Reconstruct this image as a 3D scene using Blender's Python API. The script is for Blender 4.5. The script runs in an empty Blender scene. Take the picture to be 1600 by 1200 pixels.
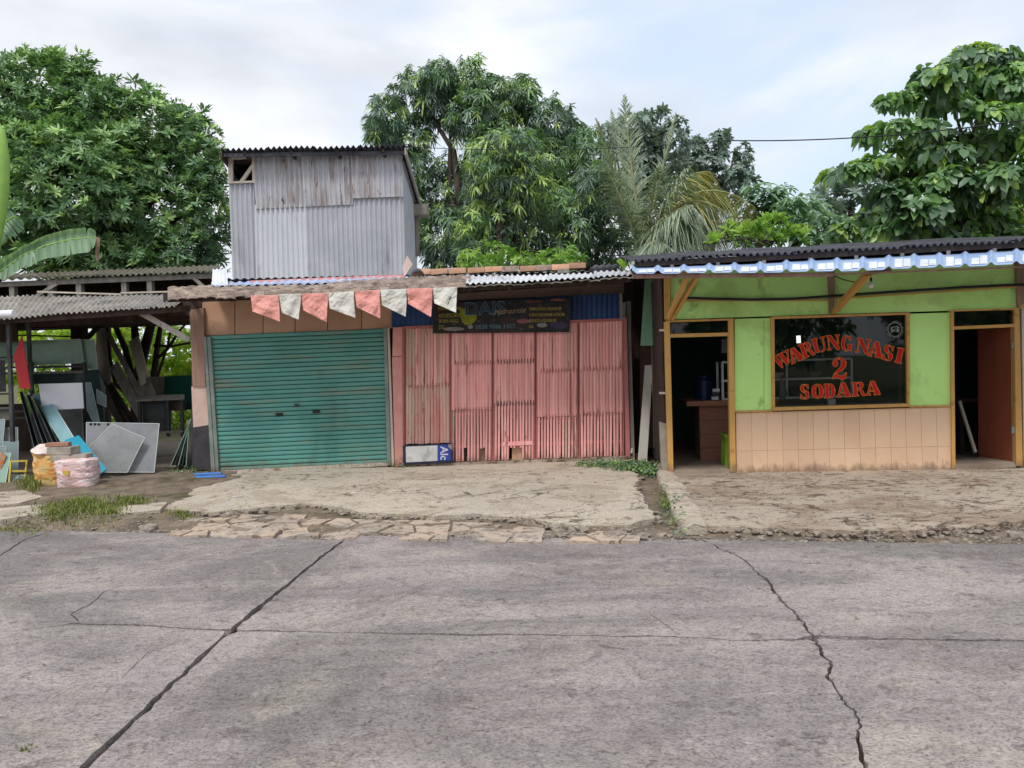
import bpy, bmesh, math, random
import numpy as np
from mathutils import Vector, Matrix, noise as mn

random.seed(7)
rng = np.random.default_rng(11)
sc = bpy.context.scene
col = sc.collection

# ------------------------------------------------------------------ camera
CAM = Vector((0, 0, 1.70)); FPX = 1200.0
PITCH = 0.0375; ROLL = 0.030
fwd = Vector((0, math.cos(PITCH), -math.sin(PITCH)))
r0 = Vector((1, 0, 0)); u0 = Vector((0, math.sin(PITCH), math.cos(PITCH)))
rgt = r0 * math.cos(ROLL) - u0 * math.sin(ROLL)
upv = u0 * math.cos(ROLL) + r0 * math.sin(ROLL)
cd = bpy.data.cameras.new('camera'); cam = bpy.data.objects.new('camera', cd); col.objects.link(cam)
cd.sensor_width = 36.0; cd.lens = 27.0; cd.clip_end = 900.0; cd.clip_start = 0.05
cam.matrix_world = Matrix.Translation(CAM) @ Matrix((rgt, upv, -fwd)).transposed().to_4x4()
sc.camera = cam

# ------------------------------------------------------------------ world and sun
SUN_EL = math.radians(60); SUN_AZ = math.radians(200)      # azimuth measured from +Y clockwise
w = bpy.data.worlds.new('World'); sc.world = w; w.use_nodes = True
nt = w.node_tree; nt.nodes.clear()
out = nt.nodes.new('ShaderNodeOutputWorld'); bg = nt.nodes.new('ShaderNodeBackground')
sky = nt.nodes.new('ShaderNodeTexSky'); sky.sky_type = 'NISHITA'; sky.sun_disc = False
sky.sun_elevation = SUN_EL; sky.sun_rotation = SUN_AZ; sky.air_density = 1.0; sky.dust_density = 1.5
tc = nt.nodes.new('ShaderNodeTexCoord'); sep = nt.nodes.new('ShaderNodeSeparateXYZ')
nt.links.new(tc.outputs['Generated'], sep.inputs[0])
mz = nt.nodes.new('ShaderNodeMath'); mz.operation = 'MAXIMUM'; mz.inputs[1].default_value = 0.0
nt.links.new(sep.outputs[2], mz.inputs[0])
ad = nt.nodes.new('ShaderNodeMath'); ad.operation = 'ADD'; ad.inputs[1].default_value = 0.28
nt.links.new(mz.outputs[0], ad.inputs[0])
cmb = nt.nodes.new('ShaderNodeCombineXYZ')
for k in (0, 1):
    dv = nt.nodes.new('ShaderNodeMath'); dv.operation = 'DIVIDE'
    nt.links.new(sep.outputs[k], dv.inputs[0]); nt.links.new(ad.outputs[0], dv.inputs[1]); nt.links.new(dv.outputs[0], cmb.inputs[k])
n1 = nt.nodes.new('ShaderNodeTexNoise'); n1.inputs['Scale'].default_value = 1.9; n1.inputs['Detail'].default_value = 7
n1.inputs['Roughness'].default_value = 0.52; n1.inputs['Distortion'].default_value = 0.5
mpw = nt.nodes.new('ShaderNodeMapping'); mpw.inputs['Location'].default_value = (3.1, 0.6, 0.9); mpw.inputs['Scale'].default_value = (1, 1, 2.6)
nt.links.new(tc.outputs['Generated'], mpw.inputs[0]); nt.links.new(mpw.outputs[0], n1.inputs['Vector'])
cr = nt.nodes.new('ShaderNodeValToRGB'); cr.color_ramp.elements[0].position = 0.38; cr.color_ramp.elements[1].position = 0.55
nt.links.new(n1.outputs[0], cr.inputs[0])
# grey undersides of the clouds
n2 = nt.nodes.new('ShaderNodeTexNoise'); n2.inputs['Scale'].default_value = 3.4; n2.inputs['Detail'].default_value = 6
nt.links.new(mpw.outputs[0], n2.inputs['Vector'])
cc = nt.nodes.new('ShaderNodeValToRGB'); cc.color_ramp.elements[0].position = 0.35; cc.color_ramp.elements[1].position = 0.62
cc.color_ramp.elements[0].color = (4.9, 5.15, 5.65, 1); cc.color_ramp.elements[1].color = (6.75, 6.9, 7.25, 1)
nt.links.new(n2.outputs[0], cc.inputs[0])
skm = nt.nodes.new('ShaderNodeMixRGB'); skm.blend_type = 'MIX'; skm.inputs[0].default_value = 0.72   # thin veil over the blue
skm.inputs[2].default_value = (5.7, 6.6, 7.7, 1)
nt.links.new(sky.outputs[0], skm.inputs[1])
mx = nt.nodes.new('ShaderNodeMixRGB'); nt.links.new(cr.outputs[0], mx.inputs[0]); nt.links.new(skm.outputs[0], mx.inputs[1]); nt.links.new(cc.outputs[0], mx.inputs[2])
bg.inputs[1].default_value = 0.10
nt.links.new(mx.outputs[0], bg.inputs[0]); nt.links.new(bg.outputs[0], out.inputs[0])

sd = bpy.data.lights.new('sun', 'SUN'); sun = bpy.data.objects.new('sun', sd); col.objects.link(sun)
sd.energy = 1.5; sd.angle = math.radians(10); sd.color = (1, 0.96, 0.90)
sdir = Vector((math.sin(SUN_AZ) * math.cos(SUN_EL), math.cos(SUN_AZ) * math.cos(SUN_EL), math.sin(SUN_EL)))
sun.rotation_euler = sdir.to_track_quat('Z', 'Y').to_euler()
vs = sc.view_settings; vs.view_transform = 'Standard'; vs.look = 'None'; vs.gamma = 1.0; vs.exposure = 0.60
try: vs.use_curve_mapping = False
except Exception: pass
sc.cycles.max_bounces = 6; sc.cycles.transparent_max_bounces = 8; sc.cycles.caustics_reflective = False; sc.cycles.caustics_refractive = False
sc.cycles.diffuse_bounces = 3; sc.cycles.glossy_bounces = 2; sc.cycles.transmission_bounces = 4

# ------------------------------------------------------------------ pixel (1600x1200) -> point helpers
def ray(px, py):
    return fwd + rgt * ((px - 800) / FPX) + upv * ((600 - py) / FPX)
def P(px, py, Y):
    d = ray(px, py); return CAM + d * ((Y - CAM.y) / d.y)
def G(px, py, z=0.0):
    d = ray(px, py); return CAM + d * ((z - CAM.z) / d.z)
class Facade:
    def __init__(s, A, B):
        s.A = A.copy(); s.u = (B - A); s.u.z = 0; s.u.normalize()
        s.n = Vector((s.u.y, -s.u.x, 0))            # towards the road
    def pt(s, px, py, w=0.0):
        d = ray(px, py); o = s.A + s.n * w
        return CAM + d * ((o - CAM).dot(s.n) / d.dot(s.n))
    def ux(s, px, py, w=0.0):
        return (s.pt(px, py, w) - s.A).dot(s.u)
    def at(s, u, w, z):                              # local metres -> world
        v = s.A + s.u * u + s.n * w; return Vector((v.x, v.y, z))

# ------------------------------------------------------------------ objects
_w = {}
def thing(name, label, cat, loc=(0, 0, 0), group=None):
    o = bpy.data.objects.new(name, None); col.objects.link(o); o.location = loc; o.empty_display_size = 0.2
    o['label'] = label; o['category'] = cat
    if group: o['group'] = group
    _w[o.name] = Vector(loc); return o
def tag(o, label, cat, group=None):
    o['label'] = label; o['category'] = cat
    if group: o['group'] = group
    return o
class MB:
    def __init__(s): s.v = []; s.f = []; s.m = []; s.cm = 0; s.smooth = False
    def add(s, vs, fs):
        b = len(s.v); s.v += [tuple(p) for p in vs]
        for f in fs: s.f.append(tuple(i + b for i in f)); s.m.append(s.cm)
        return s
    def prism(s, poly, vec):
        poly = [Vector(p) for p in poly]; n = len(poly); vec = Vector(vec)
        nn = Vector((0, 0, 0))
        for i in range(n):
            a, b = poly[i], poly[(i + 1) % n]
            nn += Vector(((a.y - b.y) * (a.z + b.z), (a.z - b.z) * (a.x + b.x), (a.x - b.x) * (a.y + b.y)))
        if nn.dot(vec) < 0: poly.reverse()
        base = len(s.v)
        vs_ = poly + [p + vec for p in poly]
        fs = [tuple(range(n))[::-1], tuple(range(n, 2 * n))]
        fs += [(i, (i + 1) % n, n + (i + 1) % n, n + i) for i in range(n)]
        return s.add(vs_, fs)
    def box(s, c, x, y, z):                          # centre and three half vectors
        c = Vector(c); x = Vector(x); y = Vector(y); z = Vector(z)
        return s.prism([c - x - y - z, c + x - y - z, c + x + y - z, c - x + y - z], 2 * z)
    def bar(s, a, b, w, h, up=(0, 0, 1)):            # rectangular beam between two points
        a = Vector(a); b = Vector(b); d = (b - a); L = d.length; d.normalize(); up = Vector(up)
        sx = d.cross(up)
        if sx.length < 1e-4: sx = d.cross(Vector((1, 0, 0)))
        sx.normalize(); uy = sx.cross(d).normalized()
        return s.prism([a + sx * w / 2 + uy * h / 2, a - sx * w / 2 + uy * h / 2, a - sx * w / 2 - uy * h / 2, a + sx * w / 2 - uy * h / 2], d * L)
    def tube(s, pts, r, n=8, caps=True):
        pts = [Vector(p) for p in pts]; rs = r if isinstance(r, (list, tuple)) else [r] * len(pts)
        prev = None; vs_ = []
        for i, p in enumerate(pts):
            d = (pts[min(i + 1, len(pts) - 1)] - pts[max(i - 1, 0)]).normalized()
            if prev is None:
                a = d.cross(Vector((0, 0, 1)));
                if a.length < 1e-3: a = d.cross(Vector((1, 0, 0)))
            else: a = prev - d * prev.dot(d)
            a.normalize(); prev = a; b = d.cross(a)
            for k in range(n):
                t = 2 * math.pi * k / n; vs_.append(p + (a * math.cos(t) + b * math.sin(t)) * rs[i])
        fs = []
        for i in range(len(pts) - 1):
            for k in range(n):
                k2 = (k + 1) % n; fs.append((i * n + k, i * n + k2, (i + 1) * n + k2, (i + 1) * n + k))
        if caps:
            fs.append(tuple(range(n))[::-1]); m = (len(pts) - 1) * n; fs.append(tuple(range(m, m + n)))
        return s.add(vs_, fs)
    def corr(s, p00, p10, p11, p01, waves, amp, seg=8, th=0.006, nv=1, flat=False, ph=0.0, wob=0.0):
        p00, p10, p11, p01 = map(Vector, (p00, p10, p11, p01))
        N = (p10 - p00).cross(p01 - p00).normalized(); nu = max(2, int(waves * seg)); vs_ = []
        for lay in (0, 1):
            for j in range(nv + 1):
                t = j / nv
                for i in range(nu + 1):
                    a = i / nu; x = a * waves + ph
                    h = math.sin(2 * math.pi * x)
                    if flat == 'hump': h = 1.9 * max(0.0, math.cos(2 * math.pi * x)) ** 4 - .5
                    elif flat: h = max(-1, min(1, h * 1.7 + 0.75))
                    q = (p00.lerp(p10, a)).lerp(p01.lerp(p11, a), t)
                    if wob: h += wob * (mn.noise(q * 2.3) + 0.4 * mn.noise(q * 9)) / amp
                    vs_.append(q + N * (amp * h - lay * th))
        fs = []; M = (nu + 1) * (nv + 1); W = nu + 1
        for j in range(nv):
            for i in range(nu):
                a = j * W + i; fs.append((a, a + 1, a + W + 1, a + W)); fs.append((M + a, M + a + W, M + a + W + 1, M + a + 1))
        for i in range(nu):
            fs.append((i, M + i, M + i + 1, i + 1)); a = nv * W + i; fs.append((a, a + 1, M + a + 1, M + a))
        for j in range(nv):
            a = j * W; fs.append((a, a + W, M + a + W, M + a)); a = j * W + nu; fs.append((a, M + a, M + a + W, a + W))
        return s.add(vs_, fs)
    def grid(s, fn, nu, nv):
        vs_ = [fn(i / nu, j / nv) for j in range(nv + 1) for i in range(nu + 1)]; W = nu + 1
        return s.add(vs_, [(j * W + i, j * W + i + 1, (j + 1) * W + i + 1, (j + 1) * W + i) for j in range(nv) for i in range(nu)])
    def make(s, name, mats, parent=None, label=None, kind=None, smooth=False, keep=None):
        me = bpy.data.meshes.new(name); V = np.array(s.v, dtype=float)
        c = (V.min(0) + V.max(0)) / 2
        if parent is None: c[2] = V[:, 2].min()
        me.from_pydata([tuple(v) for v in (V - c)], [], s.f)
        if not isinstance(mats, (list, tuple)): mats = [mats]
        for m in mats: me.materials.append(m)
        if len(mats) > 1: me.polygons.foreach_set('material_index', s.m)
        if smooth or s.smooth:
            me.polygons.foreach_set('use_smooth', [True] * len(me.polygons))
            if smooth == 'auto':
                try: me.set_sharp_from_angle(angle=math.radians(40))
                except Exception: pass
        me.update()
        o = bpy.data.objects.new(name, me); col.objects.link(o)
        base = _w[parent.name] if parent is not None else Vector((0, 0, 0))
        o.location = Vector(c) - base; _w[o.name] = Vector(c)
        if parent is not None: o.parent = parent
        if label: o['label'] = label
        if kind: o['kind'] = kind
        return o
def fpoly(F, pts, w=0.0): return [F.pt(x, y, w) for x, y in pts]
def panel(F, pts, w, th, name, m, parent, **k):      # flat piece on a facade: front face at w, thickness th behind
    return MB().prism(fpoly(F, pts, w), F.n * -th).make(name, m, parent, **k)
def bevel(o, wdt, seg=2):
    m = o.modifiers.new('bevel', 'BEVEL'); m.width = wdt; m.segments = seg; m.limit_method = 'ANGLE'; return o

# ------------------------------------------------------------------ materials
def S(r, g, b, k=1.0):
    f = lambda c: ((c / 255 + 0.055) / 1.055) ** 2.4 if c > 10 else c / 255 / 12.92
    return (min(f(r) * k, .95), min(f(g) * k, .95), min(f(b) * k, .95), 1)
class NT:
    def __init__(s, name):
        s.m = bpy.data.materials.new(name); s.m.use_nodes = True; s.t = s.m.node_tree; s.t.nodes.clear()
        s.out = s.n('ShaderNodeOutputMaterial')
    def n(s, typ, **k):
        o = s.t.nodes.new(typ)
        for a, b in k.items(): setattr(o, a, b)
        return o
    def l(s, a, b): s.t.links.new(a, b)
    def pos(s, scale=(1, 1, 1), rot=(0, 0, 0)):
        g = s.n('ShaderNodeNewGeometry'); mp = s.n('ShaderNodeMapping'); mp.inputs['Scale'].default_value = scale
        mp.inputs['Rotation'].default_value = rot
        s.l(g.outputs['Position'], mp.inputs[0]); return mp.outputs[0]
    def noise(s, vec, scale, detail=5, rough=.6, dist=0.0):
        o = s.n('ShaderNodeTexNoise'); o.inputs['Scale'].default_value = scale; o.inputs['Detail'].default_value = detail
        o.inputs['Roughness'].default_value = rough; o.inputs['Distortion'].default_value = dist; s.l(vec, o.inputs['Vector']); return o.outputs[0]
    def ramp(s, fac, stops, interp='LINEAR'):
        o = s.n('ShaderNodeValToRGB'); cr = o.color_ramp; cr.interpolation = interp
        while len(cr.elements) < len(stops): cr.elements.new(0.5)
        for e, (p, c) in zip(cr.elements, stops):
            e.position = p; e.color = c if isinstance(c, (tuple, list)) else (c, c, c, 1)
        s.l(fac, o.inputs[0]); return o.outputs[0]
    def mix(s, fac, a, b, mode='MIX'):
        o = s.n('ShaderNodeMixRGB', blend_type=mode)
        for i, v in enumerate((fac, a, b)):
            if hasattr(v, 'node'): s.l(v, o.inputs[i])
            else: o.inputs[i].default_value = v
        return o.outputs[0]
    def math(s, op, a, b=0.0):
        o = s.n('ShaderNodeMath', operation=op)
        for i, v in enumerate((a, b)):
            if hasattr(v, 'node'): s.l(v, o.inputs[i])
            else: o.inputs[i].default_value = v
        return o.outputs[0]
    def bump(s, h, strength, dist=0.01, normal=None):
        o = s.n('ShaderNodeBump'); o.inputs['Strength'].default_value = strength; o.inputs['Distance'].default_value = dist
        s.l(h, o.inputs['Height'])
        if normal is not None: s.l(normal, o.inputs['Normal'])
        return o.outputs[0]
    def bsdf(s, colr, rough=.8, metal=0.0, normal=None, spec=.5, trans=0.0, alpha=1.0):
        o = s.n('ShaderNodeBsdfPrincipled')
        for k, v in (('Base Color', colr), ('Roughness', rough), ('Metallic', metal), ('Specular IOR Level', spec), ('Transmission Weight', trans), ('Alpha', alpha)):
            if hasattr(v, 'node'): s.l(v, o.inputs[k])
            else: o.inputs[k].default_value = v
        if normal is not None: s.l(normal, o.inputs['Normal'])
        s.l(o.outputs[0], s.out.inputs[0]); return o
    def objvar(s, colr, amt):
        oi = s.n('ShaderNodeObjectInfo'); v = s.math('MULTIPLY_ADD', oi.outputs['Random'], 2 * amt); v.node.inputs[2].default_value = 1 - amt
        h = s.n('ShaderNodeHueSaturation'); s.l(v, h.inputs['Value']); s.l(colr, h.inputs['Color']); return h.outputs[0]
def pm(name, c1, c2, scale=3, rough=.8, bump=.3, bscale=60, stretch=(1, 1, 1), dirt=None, metal=0.0, spec=.4, var=.08, lo=.35, hi=.65, bdist=.006, dist=.3, splash=0.0):
    t = NT(name); p = t.pos(stretch)
    c = t.ramp(t.noise(p, scale, 6, .62, dist), [(lo, c1), (hi, c2)])
    if dirt:
        for dc, ds, a, b, dst in dirt:               # colour, scale, threshold, softness, stretch
            f = t.ramp(t.noise(t.pos(dst), ds, 7, .65, .4), [(a, 0.0), (min(1, a + b), 1.0)]); c = t.mix(f, c, dc)
    if splash:                                       # mud splashed up from the ground, ragged upper edge
        sp_ = t.n('ShaderNodeSeparateXYZ'); t.l(t.pos(), sp_.inputs[0])
        k_ = t.math('SUBTRACT', t.noise(t.pos((1, 1, .5)), 9, 7, .75), t.math('MULTIPLY', sp_.outputs[2], .55 / splash))
        c = t.mix(t.ramp(k_, [(.22, 0.0), (.50, .75)]), c, S(122, 100, 80))
    if var: c = t.objvar(c, var)
    h = t.noise(t.pos(stretch), bscale, 5, .7)
    t.bsdf(c, rough, metal, t.bump(h, bump, bdist), spec); return t.m
Z1 = (1, 1, .12)
M = {}
M['road'] = None
def concrete(name, base, alt, dark, patches, cracks, crackscale, grain, bstr=.5):
    t = NT(name); p = t.pos((.85, 1.1, 1))
    c = t.ramp(t.noise(p, .55, 8, .6, .6), [(.36, base), (.62, alt)])
    for (pc, s_, a, b, amt) in patches:
        f = t.ramp(t.noise(p, s_, 9, .68, .9), [(a, 0.0), (a + b, amt)]); c = t.mix(f, c, pc)
    if not cracks:                                   # rubber and oil worn in along the wheel tracks
        st = t.noise(t.pos((.10, 1.3, 1), (0, 0, .17)), 1.1, 8, .65, .5); c = t.mix(t.ramp(st, [(.50, 0.0), (.62, .38)]), c, S(116, 113, 110)); c = t.mix(t.ramp(st, [(.34, .30), (.44, 0.0)]), c, S(192, 182, 172))
        sp = t.noise(p, 2.3, 9, .72, 1.6); c = t.mix(t.ramp(sp, [(.60, 0.0), (.66, .6)]), c, S(96, 92, 88))
    g = t.noise(p, grain, 3, .75); gg = t.ramp(g, [(.34, .50), (.46, .93), (.52, 1.0), (.68, 1.24)])
    c = t.mix(1.0, c, gg, 'MULTIPLY')
    g2 = t.noise(p, grain * .28, 5, .8); c = t.mix(1.0, c, t.ramp(g2, [(.28, .72), (.5, 1.0), (.75, 1.16)]), 'MULTIPLY')
    hgt = t.math('ADD', g, t.math('MULTIPLY', g2, 1.4))
    if cracks:
        wv = t.n('ShaderNodeTexVoronoi', feature='DISTANCE_TO_EDGE'); wv.inputs['Scale'].default_value = crackscale
        jit = t.n('ShaderNodeTexNoise'); jit.inputs['Scale'].default_value = 2.2; jit.inputs['Detail'].default_value = 8; jit.inputs['Roughness'].default_value = .7; t.l(p, jit.inputs['Vector'])
        va = t.n('ShaderNodeVectorMath', operation='MULTIPLY_ADD'); va.inputs[1].default_value = (.55, .55, 0); t.l(jit.outputs['Color'], va.inputs[0]); t.l(p, va.inputs[2]); t.l(va.outputs[0], wv.inputs['Vector'])
        line = t.ramp(wv.outputs[0], [(0.0, 1.0), (cracks, 0.0)])
        gate = t.ramp(t.noise(p, .9, 4, .5), [(.50, 0.0), (.60, .85)]); ln = t.math('MULTIPLY', line, gate)
        c = t.mix(ln, c, dark); hgt = t.math('SUBTRACT', hgt, t.math('MULTIPLY', ln, 2.0))
    t.bsdf(c, .92, 0, t.bump(hgt, bstr, .02), .25); return t.m
M['road'] = concrete('road_concrete', S(172, 161, 159, .98), S(190, 179, 174, .98), S(70, 64, 62),
    [(S(122, 122, 117), .42, .47, .10, .6), (S(138, 122, 120), 1.6, .52, .12, .55), (S(200, 188, 172), .9, .55, .10, .6), (S(98, 94, 92), 3.8, .61, .08, .55), (S(108, 98, 94), 11, .57, .07, .65), (S(214, 204, 192), 17, .62, .05, .5), (S(150, 112, 84), 1.9, .70, .05, .5)], 0, .32, 62, 1.0)
M['court'] = concrete('forecourt_concrete', S(200, 188, 172, .97), S(212, 198, 180, .97), S(84, 72, 60),
    [(S(150, 134, 112), 1.1, .50, .10, .45), (S(134, 114, 94), 3.2, .58, .05, .7), (S(130, 114, 96), 11, .59, .05, .75), (S(160, 146, 124), 5, .60, .06, .6)], .022, 3.4, 60, .8)
M['court2'] = concrete('forecourt_concrete_brown', S(186, 172, 156, .97), S(198, 182, 164, .97), S(78, 66, 56),
    [(S(142, 120, 100), .9, .46, .12, .6), (S(92, 74, 62), 2.1, .57, .05, .85), (S(104, 88, 74), 9, .55, .05, .8), (S(196, 182, 162), 6, .58, .06, .6)], .022, 3.0, 60, .8)
M['stone'] = pm('flagstone', S(160, 150, 138), S(186, 164, 144), 1.6, .9, .7, 50, var=.16, bdist=.012, dirt=[(S(120, 108, 96), 9, .52, .10, (1, 1, 1)), (S(192, 180, 164), 14, .58, .08, (1, 1, 1)), (S(84, 78, 70), 30, .62, .05, (1, 1, 1))])
M['dirt'] = pm('bare_dirt', S(102, 90, 78), S(144, 128, 110), 4, .95, 1.0, 45, var=0, bdist=.02, dirt=[(S(78, 74, 48), 1.3, .56, .12, (1, 1, 1)), (S(176, 160, 138), 22, .62, .05, (1, 1, 1))])
M['ground'] = pm('field_earth', S(72, 78, 44), S(104, 96, 66), .6, .95, .6, 9, var=0)
M['rubble'] = pm('rubble', S(116, 106, 98), S(172, 160, 146), 9, .95, .6, 60, var=.1)
M['gap'] = pm('crack_dirt', S(46, 40, 36), S(70, 62, 54), 9, 1, .5, 60, var=0)
M['galv'] = pm('galvanised_sheet', S(176, 178, 184), S(196, 196, 200), 1.3, .5, .15, 30, metal=.15, var=.2, dirt=[(S(128, 122, 124), 2.2, .56, .25, (1, 1, .3))])
M['galv_rust'] = pm('old_galvanised_sheet', S(178, 178, 184), S(192, 190, 192), 2, .6, .25, 40, metal=.15, var=.06, dirt=[(S(156, 146, 144), 6, .46, .16, (1, 1, .16)), (S(196, 196, 196), 12, .55, .1, (1, 1, .2)), (S(124, 96, 84), 13, .60, .05, (1, 1, .2)), (S(96, 62, 48), 4, .66, .04, (1, 1, .7)), (S(60, 46, 42), 5, .66, .04, (1, 1, .3))])
M['darkroof'] = pm('weathered_dark_sheet', S(52, 52, 58), S(82, 82, 88), 4, .8, .4, 50, var=.1, dirt=[(S(118, 112, 108), 7, .62, .1, (1, 1, 1))])
M['asb'] = pm('fibre_cement_sheet', S(128, 124, 118), S(168, 162, 154), 3, .9, .4, 50, var=.1, dirt=[(S(76, 70, 64), 6, .55, .14, (1, 1, 1))])
M['asb_moss'] = pm('mossy_fibre_cement', S(104, 100, 88), S(132, 124, 108), 3, .9, .4, 50, var=.1, dirt=[(S(66, 68, 46), 7, .52, .12, (1, 1, 1))])
M['clay'] = pm('clay_ridge', S(164, 122, 96), S(186, 148, 120), 6, .85, .4, 50, var=.3, dirt=[(S(120, 104, 86), 6, .56, .14, (1, 1, 1))])
M['shingle'] = pm('old_roof_tile', S(122, 106, 96), S(160, 142, 128), 5, .9, .7, 50, var=.34, dirt=[(S(80, 66, 58), 9, .52, .14, (1, 1, 1))])
M['whitesheet'] = pm('whitewashed_sheet', S(196, 200, 206), S(226, 228, 230), 4, .45, .2, 40, var=.05, dirt=[(S(140, 140, 146), 5, .58, .1, (1, 1, 1))])
M['bluesheet'] = pm('pale_blue_sheet', S(150, 172, 214), S(196, 206, 226), 3, .4, .15, 40, var=.05, dirt=[(S(128, 132, 148), 6, .6, .1, (1, 1, 1))])
M['canopy'] = pm('blue_canopy_sheet', S(150, 178, 222), S(176, 198, 230), 2, .35, .1, 30, var=.03, spec=.6)
M['canopy_glint'] = pm('canopy_sky_glint', S(214, 218, 222), S(236, 236, 234), 5, .4, .1, 30, var=.05, spec=.6, dirt=[(S(170, 178, 190), 7, .6, .1, (1, 1, 1))])  # pale tone for the sky reflections painted on the canopy
M['bluewall'] = pm('blue_painted_sheet', S(36, 64, 112, 1.15), S(46, 78, 126, 1.15), 2, .55, .15, 40, var=.03, dirt=[(S(28, 50, 84), 4, .55, .15, Z1)])
M['pinkwood'] = pm('faded_red_lath', S(212, 148, 144, 1.3), S(222, 166, 160, 1.3), 6, .85, .4, 80, (1, 1, .2), var=.13, dirt=[(S(168, 118, 108), 9, .57, .1, Z1), (S(120, 66, 62), 14, .66, .05, Z1)], splash=0.35)
M['pinkwood_w'] = pm('worn_bare_lath', S(196, 128, 120, 1.2), S(206, 172, 156, 1.2), 8, .9, .5, 80, (1, 1, .2), var=.14, dirt=[(S(196, 178, 158, 1.1), 7, .46, .15, Z1), (S(120, 84, 76), 14, .62, .08, Z1)], splash=0.35)
M['pinkpost'] = pm('pink_painted_post', S(206, 142, 132, 1.08), S(218, 160, 150, 1.08), 4, .8, .3, 50, var=.04, dirt=[(S(226, 196, 178), 6, .66, .04, (1, 1, 1)), (S(150, 84, 76), 3, .62, .12, Z1)], splash=0.35)
M['redframe'] = pm('red_door_frame', S(178, 108, 104), S(192, 122, 118), 6, .8, .3, 60, var=.05)
M['fascia'] = pm('terracotta_panel', S(186, 146, 118, 1.1), S(200, 160, 132, 1.1), 2, .7, .15, 40, var=.10, dirt=[(S(148, 104, 80), 2, .58, .2, (1, 1, 1))])
M['shutter'] = pm('teal_shutter_slat', S(86, 144, 134, 1.1), S(98, 156, 146, 1.1), 1.6, .5, .12, 40, (1, 1, 1), var=.05, metal=.1, dirt=[(S(76, 128, 120), 1.1, .52, .2, (1, 1, .5)), (S(134, 146, 128), 2.5, .52, .16, (.4, 1, 2.5)), (S(70, 86, 78), 11, .69, .04, (1, 1, 1))], splash=0.3)
M['steel'] = pm('grey_green_steel', S(118, 130, 122), S(146, 154, 146), 4, .6, .2, 60, var=.05, metal=.2, dirt=[(S(96, 74, 60), 8, .64, .06, Z1)], splash=0.3)
M['darksteel'] = pm('dark_steel', S(58, 60, 62), S(84, 84, 84), 5, .6, .2, 60, var=.1, metal=.3, dirt=[(S(92, 62, 44), 8, .62, .08, (1, 1, 1))])
M['greywood'] = pm('weathered_grey_timber', S(122, 116, 108), S(156, 148, 138), 8, .9, .5, 70, (1, 1, .2), var=.12)
M['palewood'] = pm('pale_timber', S(188, 176, 160), S(208, 196, 180), 8, .9, .4, 70, (1, 1, .2), var=.06, splash=0.2)
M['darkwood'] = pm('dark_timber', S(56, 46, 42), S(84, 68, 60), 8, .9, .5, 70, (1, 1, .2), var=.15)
M['brownwood'] = pm('brown_board', S(132, 104, 92), S(164, 132, 116), 7, .85, .5, 70, (2, 2, .15), var=.08)
M['ochre'] = pm('ochre_painted_timber', S(190, 144, 78, 1.05), S(204, 160, 92, 1.05), 5, .65, .25, 70, (1, 1, .2), var=.06, dirt=[(S(150, 94, 44), 5, .58, .15, (1, 1, 1)), (S(110, 76, 44), 13, .68, .05, (1, 1, 1))], splash=0.35)
M['green'] = pm('lime_green_board', S(172, 214, 124, 1.3), S(180, 220, 134, 1.3), 1.2, .75, .12, 50, var=.03, dirt=[(S(156, 188, 104), 1.0, .50, .25, (1, 1, 1)), (S(132, 152, 84), 2.2, .60, .12, (1, 1, .7)), (S(118, 138, 80), 5, .68, .08, (1, 1, 1))], splash=0.2)
M['tile'] = pm('beige_wall_tile', S(226, 188, 156, 1.0), S(230, 196, 164, 1.0), 1.6, .45, .05, 30, var=.045, spec=.45, dirt=[(S(186, 152, 124), 3, .62, .14, (1, 1, .5)), (S(104, 76, 60), 26, .76, .03, (1, 1, 1))], splash=0.22)
M['grout'] = pm('grout', S(222, 186, 156), S(228, 194, 164), 9, .9, .2, 60, var=0)
M['maroon'] = pm('maroon_door_paint', S(120, 62, 44), S(138, 74, 52), 3, .6, .15, 50, (1, 1, .2), var=0, dirt=[(S(92, 48, 38), 2, .55, .2, Z1)])
M['inwall'] = pm('interior_green_wall', S(48, 84, 70), S(60, 96, 80), 1.2, .85, .1, 40, var=.03)
M['whitewall'] = pm('white_plaster', S(196, 188, 178), S(214, 206, 196), 2, .85, .2, 50, var=.03, dirt=[(S(150, 138, 124), 3, .6, .1, (1, 1, 1))], splash=0.3)
M['floor'] = pm('cement_floor', S(128, 112, 98), S(158, 142, 126), 3, .85, .3, 40, var=0)
M['plaster'] = pm('stained_plaster', S(196, 166, 156), S(212, 184, 172), 3, .85, .3, 50, var=.02, dirt=[(S(150, 128, 118), 5, .6, .08, (1, 1, 1))], splash=0.3)
M['black'] = pm('tar_black_paint', S(52, 50, 54), S(72, 68, 72), 4, .8, .3, 50, var=.02)
M['block'] = pm('raw_concrete_block', S(144, 138, 128), S(178, 170, 158), 7, .95, .8, 60, var=.06, dirt=[(S(100, 92, 82), 11, .6, .06, (1, 1, 1))])
M['brick'] = pm('red_brick', S(150, 106, 90), S(170, 128, 110), 8, .95, .6, 60, var=.1)
M['flag_r'] = pm('faded_red_cloth', S(214, 146, 136, 1.08), S(226, 162, 152, 1.08), 3, .95, .3, 120, var=.05, dirt=[(S(204, 126, 96), 3, .62, .15, (1, 1, 1))])
M['flag_w'] = pm('off_white_cloth', S(196, 194, 186, 1.1), S(214, 212, 204, 1.1), 3, .95, .3, 120, var=.04, dirt=[(S(160, 158, 150), 4, .6, .12, (1, 1, 1))])
M['counter'] = pm('brown_laminate', S(150, 102, 80), S(168, 118, 94), 4, .6, .1, 40, (1, 1, 6), var=.05)
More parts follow.
